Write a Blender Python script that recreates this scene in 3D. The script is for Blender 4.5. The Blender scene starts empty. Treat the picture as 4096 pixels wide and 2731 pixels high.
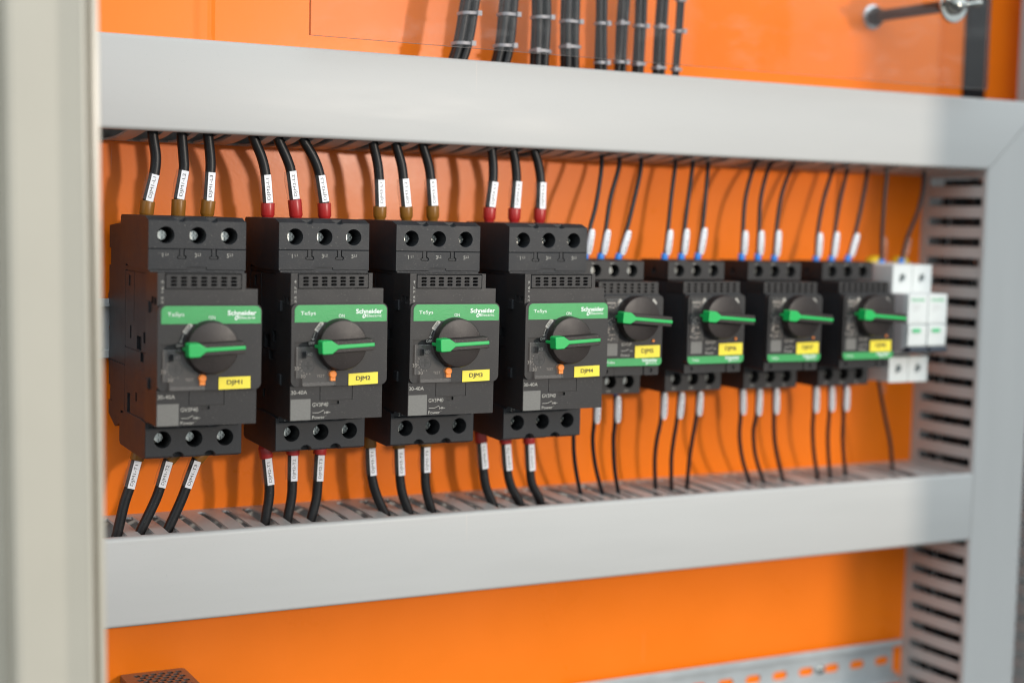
import bpy, bmesh, math, random
from mathutils import Vector, Matrix
random.seed(7)
S = 0.001                      # everything below is written in millimetres
scn = bpy.context.scene
COL = scn.collection

# ------------------------------------------------------------------ camera
ya, pi_, ro = (math.radians(a) for a in (28.0, -4.71, 1.39))
fw = Vector((math.sin(ya)*math.cos(pi_), math.cos(ya)*math.cos(pi_), math.sin(pi_)))
rt = Vector((math.cos(ya), -math.sin(ya), 0)); up = rt.cross(fw)
R2 = rt*math.cos(ro) + up*math.sin(ro); U2 = -rt*math.sin(ro) + up*math.cos(ro)
M = Matrix((R2, U2, -fw)).transposed().to_4x4()
M.translation = Vector((-207.68, -920.17, 72.35))*S
cd = bpy.data.cameras.new('camera'); cam = bpy.data.objects.new('camera', cd)
COL.objects.link(cam); cam.matrix_world = M; scn.camera = cam
cd.sensor_width = 36; cd.lens = 6210.65/4096*36; cd.clip_start = 0.01; cd.clip_end = 50
cd.dof.use_dof = True; cd.dof.focus_distance = 0.893; cd.dof.aperture_fstop = 3.4
cd.dof.aperture_blades = 0

# ------------------------------------------------------------------ world: a soft, bright workshop around the cabinet
w = bpy.data.worlds.new('World'); scn.world = w; w.use_nodes = True
nt = w.node_tree; nt.nodes.clear()
out = nt.nodes.new('ShaderNodeOutputWorld'); bg = nt.nodes.new('ShaderNodeBackground')
tc = nt.nodes.new('ShaderNodeTexCoord'); sep = nt.nodes.new('ShaderNodeSeparateXYZ')
ramp = nt.nodes.new('ShaderNodeValToRGB'); mr = nt.nodes.new('ShaderNodeMapRange')
mr.inputs['From Min'].default_value = -1; mr.inputs['From Max'].default_value = 1
cr = ramp.color_ramp
cr.elements[0].position = 0.0; cr.elements[0].color = (0.12, 0.125, 0.125, 1)
cr.elements[1].position = 1.0; cr.elements[1].color = (0.95, 1.06, 1.12, 1)
for p_, c_ in ((0.40, (0.22, 0.235, 0.24, 1)), (0.50, (0.42, 0.46, 0.475, 1)), (0.62, (0.82, 0.90, 0.94, 1)), (0.75, (1.15, 1.28, 1.35, 1))):
    e = cr.elements.new(p_); e.color = c_
nz = nt.nodes.new('ShaderNodeTexNoise'); nz.inputs['Scale'].default_value = 2.2; nz.inputs['Detail'].default_value = 2
mr2 = nt.nodes.new('ShaderNodeMapRange'); mr2.inputs['From Min'].default_value = 0.35; mr2.inputs['From Max'].default_value = 0.65
mr2.inputs['To Min'].default_value = 0.55; mr2.inputs['To Max'].default_value = 1.45
mx = nt.nodes.new('ShaderNodeMix'); mx.data_type = 'RGBA'; mx.blend_type = 'MULTIPLY'; mx.inputs[0].default_value = 1
L = nt.links.new
L(tc.outputs['Generated'], sep.inputs[0]); L(sep.outputs['Z'], mr.inputs['Value']); L(mr.outputs[0], ramp.inputs[0])
L(tc.outputs['Generated'], nz.inputs['Vector']); L(nz.outputs[0], mr2.inputs['Value'])
mry = nt.nodes.new('ShaderNodeMapRange'); mry.inputs['From Min'].default_value = -1; mry.inputs['From Max'].default_value = 0.1
mry.inputs['To Min'].default_value = 1.35; mry.inputs['To Max'].default_value = 0.38
L(sep.outputs['Y'], mry.inputs['Value'])
mul = nt.nodes.new('ShaderNodeMath'); mul.operation = 'MULTIPLY'; L(mr2.outputs[0], mul.inputs[0]); L(mry.outputs[0], mul.inputs[1])
L(ramp.outputs[0], mx.inputs[6]); L(mul.outputs[0], mx.inputs[7])
L(mx.outputs[2], bg.inputs[0]); L(bg.outputs[0], out.inputs[0])
bg.inputs[1].default_value = 1.55

# ------------------------------------------------------------------ key lamp: the photographer's lamp, to the right in front of the cabinet
ld = bpy.data.lights.new('key_lamp', 'AREA'); ld.shape = 'DISK'; ld.size = 0.07; ld.energy = 10.2; ld.color = (1.0, 0.88, 0.76)
lo = bpy.data.objects.new('key_lamp', ld); COL.objects.link(lo)
lo.location = Vector((760, -1400, 205))*S
lo.rotation_euler = (Vector((230, 0, 0))*S - lo.location).to_track_quat('-Z', 'Y').to_euler()

scn.view_settings.view_transform = 'Standard'; scn.view_settings.look = 'None'
scn.view_settings.exposure = 0.0; scn.view_settings.gamma = 1.0; scn.view_settings.use_curve_mapping = False
scn.cycles.use_denoising = True; scn.cycles.filter_width = 1.1
scn.cycles.max_bounces = 10; scn.cycles.transparent_max_bounces = 24
scn.cycles.caustics_reflective = False; scn.cycles.caustics_refractive = False
scn.cycles.sample_clamp_indirect = 4

# ------------------------------------------------------------------ materials
def mat(name, col, rough=0.5, metal=0.0, spec=0.5, var=0.0, vscale=60.0, bump=0.0, bscale=900.0,
        rvar=0.0, dust=0.0, dustcol=(0.35, 0.32, 0.28), coat=0.0, stretch=None, scratch=0.0):
    m = bpy.data.materials.new(name); m.use_nodes = True
    nt = m.node_tree; N = nt.nodes; L = nt.links.new
    b = N['Principled BSDF']; b.inputs['Roughness'].default_value = rough
    b.inputs['Metallic'].default_value = metal; b.inputs['Specular IOR Level'].default_value = spec
    b.inputs['Coat Weight'].default_value = coat; b.inputs['Coat Roughness'].default_value = 0.15
    tc = N.new('ShaderNodeTexCoord'); vec = tc.outputs['Object']
    if stretch:
        mp = N.new('ShaderNodeMapping'); mp.inputs['Scale'].default_value = stretch
        L(vec, mp.inputs[0]); vec = mp.outputs[0]
    last = None
    base = N.new('ShaderNodeRGB'); base.outputs[0].default_value = (*col, 1); last = base.outputs[0]
    if var:
        n = N.new('ShaderNodeTexNoise'); n.inputs['Scale'].default_value = vscale; n.inputs['Detail'].default_value = 6
        n.inputs['Roughness'].default_value = 0.6; L(vec, n.inputs['Vector'])
        r = N.new('ShaderNodeMapRange'); r.inputs['From Min'].default_value = .25; r.inputs['From Max'].default_value = .75
        r.inputs['To Min'].default_value = 1-var; r.inputs['To Max'].default_value = 1+var; L(n.outputs[0], r.inputs['Value'])
        x = N.new('ShaderNodeMix'); x.data_type = 'RGBA'; x.blend_type = 'MULTIPLY'; x.inputs[0].default_value = 1
        L(last, x.inputs[6]); L(r.outputs[0], x.inputs[7]); last = x.outputs[2]
        if rvar:
            r2 = N.new('ShaderNodeMapRange'); r2.inputs['From Min'].default_value = .3; r2.inputs['From Max'].default_value = .7
            r2.inputs['To Min'].default_value = rough-rvar; r2.inputs['To Max'].default_value = rough+rvar
            L(n.outputs[0], r2.inputs['Value']); L(r2.outputs[0], b.inputs['Roughness'])
    if dust:
        v = N.new('ShaderNodeTexNoise'); v.inputs['Scale'].default_value = 1500; v.inputs['Detail'].default_value = 1
        L(tc.outputs['Object'], v.inputs['Vector'])
        r = N.new('ShaderNodeMapRange'); r.inputs['From Min'].default_value = .70; r.inputs['From Max'].default_value = .78
        r.inputs['To Min'].default_value = 0; r.inputs['To Max'].default_value = dust; L(v.outputs[0], r.inputs['Value'])
        x = N.new('ShaderNodeMix'); x.data_type = 'RGBA'; L(r.outputs[0], x.inputs[0]); L(last, x.inputs[6])
        x.inputs[7].default_value = (*dustcol, 1); last = x.outputs[2]
    if scratch:
        # short fine scuffs: a very stretched noise, thresholded
        mp = N.new('ShaderNodeMapping'); mp.inputs['Rotation'].default_value = (0, 0.35, 0); mp.inputs['Scale'].default_value = (420, 420, 16)
        L(tc.outputs['Object'], mp.inputs[0]); v = N.new('ShaderNodeTexNoise'); v.inputs['Scale'].default_value = 1
        v.inputs['Detail'].default_value = 2; L(mp.outputs[0], v.inputs['Vector'])
        r = N.new('ShaderNodeMapRange'); r.inputs['From Min'].default_value = .73; r.inputs['From Max'].default_value = .80
        r.inputs['To Max'].default_value = scratch; L(v.outputs[0], r.inputs['Value'])
        x = N.new('ShaderNodeMix'); x.data_type = 'RGBA'; L(r.outputs[0], x.inputs[0]); L(last, x.inputs[6])
        x.inputs[7].default_value = (0.75, 0.6, 0.5, 1); last = x.outputs[2]
    L(last, b.inputs['Base Color'])
    if bump:
        n = N.new('ShaderNodeTexNoise'); n.inputs['Scale'].default_value = bscale; n.inputs['Detail'].default_value = 3
        L(vec, n.inputs['Vector']); bp = N.new('ShaderNodeBump'); bp.inputs['Strength'].default_value = bump
        bp.inputs['Distance'].default_value = 0.0004; L(n.outputs[0], bp.inputs['Height']); L(bp.outputs[0], b.inputs['Normal'])
    return m

def clear_mat(name, tint=(1, 1, 1), rough=0.03, base=0.05, haze=0.0, ior=1.5, smudge=0.0, hazecol=(.8, .78, .75)):
    m = bpy.data.materials.new(name); m.use_nodes = True
    nt = m.node_tree; N = nt.nodes; L = nt.links.new; N.clear()
    o = N.new('ShaderNodeOutputMaterial'); t = N.new('ShaderNodeBsdfTransparent'); t.inputs[0].default_value = (*tint, 1)
    g = N.new('ShaderNodeBsdfGlossy'); g.inputs['Roughness'].default_value = rough
    f = N.new('ShaderNodeFresnel'); f.inputs['IOR'].default_value = ior
    ge = N.new('ShaderNodeNewGeometry'); inv = N.new('ShaderNodeMath'); inv.operation = 'SUBTRACT'; inv.inputs[0].default_value = 1.0; L(ge.outputs['Backfacing'], inv.inputs[1])
    fm = N.new('ShaderNodeMath'); fm.operation = 'MULTIPLY'; L(f.outputs[0], fm.inputs[0]); L(inv.outputs[0], fm.inputs[1])
    x = N.new('ShaderNodeMixShader'); L(fm.outputs[0], x.inputs[0]); L(t.outputs[0], x.inputs[1]); L(g.outputs[0], x.inputs[2])
    last = x.outputs[0]
    if haze or smudge:
        d = N.new('ShaderNodeBsdfDiffuse'); d.inputs[0].default_value = (*hazecol, 1)
        y = N.new('ShaderNodeMixShader'); L(last, y.inputs[1]); L(d.outputs[0], y.inputs[2]); y.inputs[0].default_value = haze
        if smudge:
            tc = N.new('ShaderNodeTexCoord'); mp = N.new('ShaderNodeMapping'); mp.inputs['Scale'].default_value = (28, 28, 60)
            n = N.new('ShaderNodeTexNoise'); n.inputs['Scale'].default_value = 1; n.inputs['Detail'].default_value = 8
            n.inputs['Roughness'].default_value = .72
            r = N.new('ShaderNodeMapRange'); r.inputs['From Min'].default_value = .52; r.inputs['From Max'].default_value = .78
            r.inputs['To Min'].default_value = haze; r.inputs['To Max'].default_value = haze+smudge
            L(tc.outputs['Object'], mp.inputs[0]); L(mp.outputs[0], n.inputs['Vector']); L(n.outputs[0], r.inputs['Value']); L(r.outputs[0], y.inputs[0])
        last = y.outputs[0]
    L(last, o.inputs[0]); return m

ORANGE = mat('orange_powder_coat', (0.94, 0.202, 0.008), rough=0.31, spec=0.27, var=0.035, vscale=14, rvar=0.05, bump=0.10, bscale=420, dust=0.2, scratch=0.35)
DUCT = mat('light_grey_plastic', (0.455, 0.45, 0.437), rough=0.42, spec=0.45, var=0.028, vscale=26, stretch=(0.25, 1, 2.2), rvar=0.07, bump=0.05, bscale=300, dust=0.25, dustcol=(.25,.25,.25), scratch=0.18)
DUCTV = mat('light_grey_plastic_upright', (0.455, 0.45, 0.437), rough=0.42, spec=0.45, var=0.028, vscale=26, stretch=(2.2, 1, .25), rvar=0.07, bump=0.05, bscale=300, dust=0.25, dustcol=(.25,.25,.25))
BLACK = mat('black_moulded_plastic', (0.020, 0.0215, 0.0245), rough=0.50, spec=0.32, var=0.13, vscale=45, bump=0.22, bscale=1500, rvar=0.06, dust=0.35)
FACE = mat('black_front_plastic', (0.020, 0.019, 0.0195), rough=0.46, spec=0.36, var=0.10, vscale=50, bump=0.18, bscale=1700, rvar=0.05, dust=0.30)
KNOB = mat('dark_brown_black_plastic', (0.018, 0.0125, 0.0115), rough=0.42, spec=0.36, var=0.22, vscale=70, bump=0.15, bscale=1400, rvar=0.07, dust=0.5)
DARK = mat('recess_black', (0.010, 0.010, 0.011), rough=0.6, spec=0.2)
GREENB = mat('green_printed_band', (0.036, 0.315, 0.088), rough=0.42, var=0.06, vscale=300, bump=0.35, bscale=1300)
GREENK = mat('green_plastic', (0.008, 0.40, 0.085), rough=0.33, var=0.04, vscale=60)
PRINT = mat('pale_print', (0.42, 0.40, 0.36), rough=0.6)
WHITEP = mat('white_print', (0.78, 0.82, 0.78), rough=0.5)
YELLOW = mat('yellow_label', (0.84, 0.68, 0.045), rough=0.38, var=0.04, vscale=90)
INK = mat('black_ink', (0.02, 0.02, 0.02), rough=0.6)
PAPER = mat('white_label', (0.80, 0.80, 0.83), rough=0.35, var=0.03, vscale=120)
ZINC = mat('zinc_plated_steel', (0.62, 0.66, 0.68), rough=0.28, metal=1.0, var=0.08, vscale=90, rvar=0.08, bump=0.05, bscale=400)
RAIL = mat('galvanised_rail', (0.52, 0.55, 0.56), rough=0.42, metal=0.45, var=0.08, vscale=40, rvar=0.08)
SCREW = mat('bright_screw', (0.40, 0.41, 0.39), rough=0.22, metal=1.0, var=0.05)
BROWN = mat('brown_vinyl', (0.23, 0.095, 0.012), rough=0.34, spec=0.35, var=0.06, vscale=80)
RED = mat('red_vinyl', (0.40, 0.018, 0.016), rough=0.32, var=0.06, vscale=80)
BLUE = mat('blue_vinyl', (0.03, 0.22, 0.70), rough=0.35)
CABLE = mat('black_cable_jacket', (0.011, 0.011, 0.012), rough=0.40, spec=0.35, var=0.15, vscale=120, bump=0.15, bscale=500, dust=0.35)
WIRE = mat('black_wire_jacket', (0.010, 0.010, 0.013), rough=0.36, spec=0.35, var=0.2, vscale=90)
ORANGEB = mat('orange_plastic', (0.85, 0.24, 0.03), rough=0.4)
MCB = mat('white_moulded_plastic', (0.63, 0.66, 0.65), rough=0.42, var=0.02, vscale=60)
MCBSIDE = mat('grey_white_side_plastic', (0.56, 0.53, 0.525), rough=0.55, var=0.03)
NAVY = mat('dark_blue_grey_plastic', (0.022, 0.03, 0.045), rough=0.42)
MCBGREEN = mat('green_print', (0.05, 0.45, 0.18), rough=0.5)
STEEL = mat('beige_painted_steel', (0.44, 0.405, 0.335), rough=0.30, spec=0.5, var=0.03, vscale=20, bump=0.05, bscale=250)
PSU = mat('anodised_aluminium', (0.27, 0.25, 0.245), rough=0.35, metal=0.9, var=0.05, vscale=40)
CLEAR = clear_mat('clear_sleeve_plastic', (0.95, 0.93, 0.92), rough=0.1, haze=0.05, ior=1.4)
PANEL = clear_mat('clear_guard_sheet', (0.965, 0.955, 0.95), rough=0.035, haze=0.004, smudge=0.05, ior=1.42)
EDGE = clear_mat('guard_sheet_cut_edge', (0.42, 0.30, 0.26), rough=0.3, haze=0.12, hazecol=(.35, .28, .26))
SMOKE = clear_mat('clear_dial_cover', (0.90, 0.88, 0.87), rough=0.06, haze=0.05, hazecol=(.6, .58, .55))
TIE = mat('natural_nylon', (0.33, 0.33, 0.36), rough=0.35)
TIE.node_tree.nodes['Principled BSDF'].inputs['Transmission Weight'].default_value = 0.15
PATCH = mat('grey_code_patch', (.15, .146, .135), var=.12, vscale=900)
YCLIP = mat('yellow_plastic', (0.80, 0.55, 0.02), rough=0.4)

# ------------------------------------------------------------------ mesh helpers
def tagm(bm, n0, mi):
    bm.faces.ensure_lookup_table()
    for f in bm.faces[n0:]: f.material_index = mi

def box(bm, x0, x1, y0, y1, z0, z1, mi=0):
    n0 = len(bm.faces)
    v = [bm.verts.new((x, y, z)) for x in (x0, x1) for y in (y0, y1) for z in (z0, z1)]
    for q in ((0,1,3,2),(4,6,7,5),(0,4,5,1),(2,3,7,6),(0,2,6,4),(1,5,7,3)):
        bm.faces.new([v[i] for i in q])
    tagm(bm, n0, mi)

def prism(bm, poly, a0, a1, axis='y', mi=0, shrink=0.0):
    """poly in the plane normal to axis ('y': (x,z), 'x': (y,z), 'z': (x,y)), extruded a0..a1"""
    n0 = len(bm.faces)
    cx = sum(p[0] for p in poly)/len(poly); cy = sum(p[1] for p in poly)/len(poly)
    def P(p, a):
        return {'y': (p[0], a, p[1]), 'x': (a, p[0], p[1]), 'z': (p[0], p[1], a)}[axis]
    A = [bm.verts.new(P(p, a0)) for p in poly]
    B = [bm.verts.new(P((p[0]+(cx-p[0])*shrink, p[1]+(cy-p[1])*shrink), a1)) for p in poly]
    n = len(poly)
    bm.faces.new(A); bm.faces.new(B[::-1])
    for i in range(n): bm.faces.new((A[i], B[i], B[(i+1) % n], A[(i+1) % n]))
    tagm(bm, n0, mi)

def rrect(x0, x1, z0, z1, r, seg=5, corners=(1, 1, 1, 1)):
    """rounded rectangle; corners: bl, br, tr, tl"""
    pts = []
    for k, (cx, cz, a0) in enumerate(((x0+r, z0+r, 180), (x1-r, z0+r, 270), (x1-r, z1-r, 0), (x0+r, z1-r, 90))):
        if corners[k]:
            for i in range(seg+1):
                a = math.radians(a0+90*i/seg); pts.append((cx+r*math.cos(a), cz+r*math.sin(a)))
        else:
            pts.append(((x0, z0), (x1, z0), (x1, z1), (x0, z1))[k])
    return pts

def circ(cx, cz, r, n=32, a0=0.0):
    return [(cx+r*math.cos(a0+2*math.pi*i/n), cz+r*math.sin(a0+2*math.pi*i/n)) for i in range(n)]

def lathe(bm, c, d, prof, n=32, mi=0):
    """prof: list of (distance along d, radius); closed with caps"""
    n0 = len(bm.faces)
    c = Vector(c); d = Vector(d).normalized()
    u = d.orthogonal().normalized(); v = d.cross(u)
    rings = [[bm.verts.new(c+d*t+(u*math.cos(2*math.pi*i/n)+v*math.sin(2*math.pi*i/n))*max(r, 1e-3)) for i in range(n)] for t, r in prof]
    for a, b in zip(rings, rings[1:]):
        for i in range(n): bm.faces.new((a[i], a[(i+1) % n], b[(i+1) % n], b[i]))
    bm.faces.new(rings[0][::-1]); bm.faces.new(rings[-1])
    tagm(bm, n0, mi)

def smooth_path(pts, k=7):
    P = [Vector(p) for p in pts]; P = [P[0]*2-P[1]]+P+[P[-1]*2-P[-2]]
    out = []
    for i in range(1, len(P)-2):
        for j in range(k):
            t = j/k; a, b, c, d = P[i-1:i+3]
            out.append(0.5*((2*b)+(c-a)*t+(2*a-5*b+4*c-d)*t*t+(3*b-a-3*c+d)*t**3))
    out.append(P[-2]); return out

def tube(bm, pts, r, n=16, mi=0, cap=True, radii=None):
    n0 = len(bm.faces)
    P = [Vector(p) for p in pts]; rings = []
    t0 = (P[1]-P[0]).normalized(); u = t0.orthogonal().normalized()
    for i, p in enumerate(P):
        t = (P[min(i+1, len(P)-1)]-P[max(i-1, 0)]).normalized()
        u = (u-t*u.dot(t)).normalized(); v = t.cross(u); rr = radii[i] if radii else r
        rings.append([bm.verts.new(p+(u*math.cos(2*math.pi*j/n)+v*math.sin(2*math.pi*j/n))*rr) for j in range(n)])
    for a, b in zip(rings, rings[1:]):
        for j in range(n): bm.faces.new((a[j], a[(j+1) % n], b[(j+1) % n], b[j]))
    if cap: bm.faces.new(rings[0][::-1]); bm.faces.new(rings[-1])
    tagm(bm, n0, mi)

_txt = {}
def text(bm, s, o, u, v, w=None, h=None, mi=0, bold=False):
    """lay the string s on the plane (o; u right, v up), fitted to width w and height h (mm)"""
    key = (s, bold)
    if key not in _txt:
        c = bpy.data.curves.new('t', 'FONT'); c.body = s; c.resolution_u = 3; c.fill_mode = 'FRONT'
        if bold: c.offset = bold if bold is not True else 0.026
        ob = bpy.data.objects.new('t', c); COL.objects.link(ob); bpy.context.view_layer.update()
        ev = ob.evaluated_get(bpy.context.evaluated_depsgraph_get()); me = ev.to_mesh()
        V = [tuple(x.co)[:2] for x in me.vertices]; Fc = [tuple(p.vertices) for p in me.polygons]
        ev.to_mesh_clear(); bpy.data.objects.remove(ob); bpy.data.curves.remove(c)
        _txt[key] = (V, Fc)
    V, Fc = _txt[key]
    x0 = min(p[0] for p in V); x1 = max(p[0] for p in V); y0 = min(p[1] for p in V); y1 = max(p[1] for p in V)
    sy = h/(y1-y0) if h else None; sx = w/(x1-x0) if w else sy
    if sy is None: sy = sx
    o = Vector(o); u = Vector(u).normalized(); v = Vector(v).normalized(); n0 = len(bm.faces)
    vs = [bm.verts.new(o+u*(p[0]-x0)*sx+v*(p[1]-y0)*sy) for p in V]
    nrm = u.cross(v)
    for f in Fc:
        try: bm.faces.new([vs[i] for i in f])
        except ValueError: pass
    tagm(bm, n0, mi)

def T(bm, s, x, z, y, w=None, h=None, mi=0, bold=False):          # text on a front (facing -y)
    text(bm, s, (x, y, z), (1, 0, 0), (0, 0, 1), w, h, mi, bold)

def link(name, bm, mats, parent=None, smooth=None, bevel=0.0, seg=2, fix=True):
    if fix: bmesh.ops.recalc_face_normals(bm, faces=bm.faces)
    bmesh.ops.scale(bm, vec=(S, S, S), verts=bm.verts)
    me = bpy.data.meshes.new(name); bm.to_mesh(me); bm.free()
    if not isinstance(mats, (list, tuple)): mats = [mats]
    for m in mats: me.materials.append(m)
    ob = bpy.data.objects.new(name, me); COL.objects.link(ob)
    if parent: ob.parent = parent
    if smooth:
        for p in me.polygons: p.use_smooth = True
        me.set_sharp_from_angle(angle=math.radians(smooth))
    if bevel:
        b = ob.modifiers.new('bevel', 'BEVEL'); b.width = bevel*S; b.segments = seg; b.limit_method = 'ANGLE'; b.angle_limit = math.radians(40)
    return ob

def cut(ob, bm):
    """subtract the closed shapes of bm (mm) from the object, applied"""
    bmesh.ops.recalc_face_normals(bm, faces=bm.faces)
    bmesh.ops.scale(bm, vec=(S, S, S), verts=bm.verts)
    me = bpy.data.meshes.new('cutter'); bm.to_mesh(me); bm.free()
    for m in ob.data.materials: me.materials.append(m)
    c = bpy.data.objects.new('cutter', me); COL.objects.link(c)
    bpy.context.view_layer.update(); c.matrix_world = ob.matrix_world.copy()
    md = ob.modifiers.new('cut', 'BOOLEAN'); md.object = c; md.operation = 'DIFFERENCE'; md.solver = 'EXACT'
    md.use_self = True
    while ob.modifiers[0] != md and ob.modifiers.find('cut') > 0:
        ob.modifiers.move(ob.modifiers.find('cut'), 0)
    others = [m for m in ob.modifiers if m != md]
    for m in others: m.show_viewport = False
    bpy.context.view_layer.update()
    new = bpy.data.meshes.new_from_object(ob.evaluated_get(bpy.context.evaluated_depsgraph_get()))
    ob.modifiers.remove(ob.modifiers['cut'])
    for m in others: m.show_viewport = True
    old = ob.data; nm = old.name; ob.data = new; bpy.data.meshes.remove(old); new.name = nm
    bpy.data.objects.remove(c); bpy.data.meshes.remove(me)

def tag(o, label, cat=None, group=None, kind=None):
    if label: o['label'] = label
    if cat: o['category'] = cat
    if group: o['group'] = group
    if kind: o['kind'] = kind
    return o

def thing(name, label, cat, loc=(0, 0, 0), group=None):
    o = bpy.data.objects.new(name, None); COL.objects.link(o); o.location = Vector(loc)*S
    o.empty_display_size = 0.01
    return tag(o, label, cat, group)

def kids(o): return [c for c in bpy.data.objects if c.parent == o]
def copy_tree(o, parent=None):
    c = o.copy(); COL.objects.link(c)
    if parent: c.parent = parent
    for ch in kids(o): copy_tree(ch, c)
    return c
NB = bmesh.new

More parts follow.
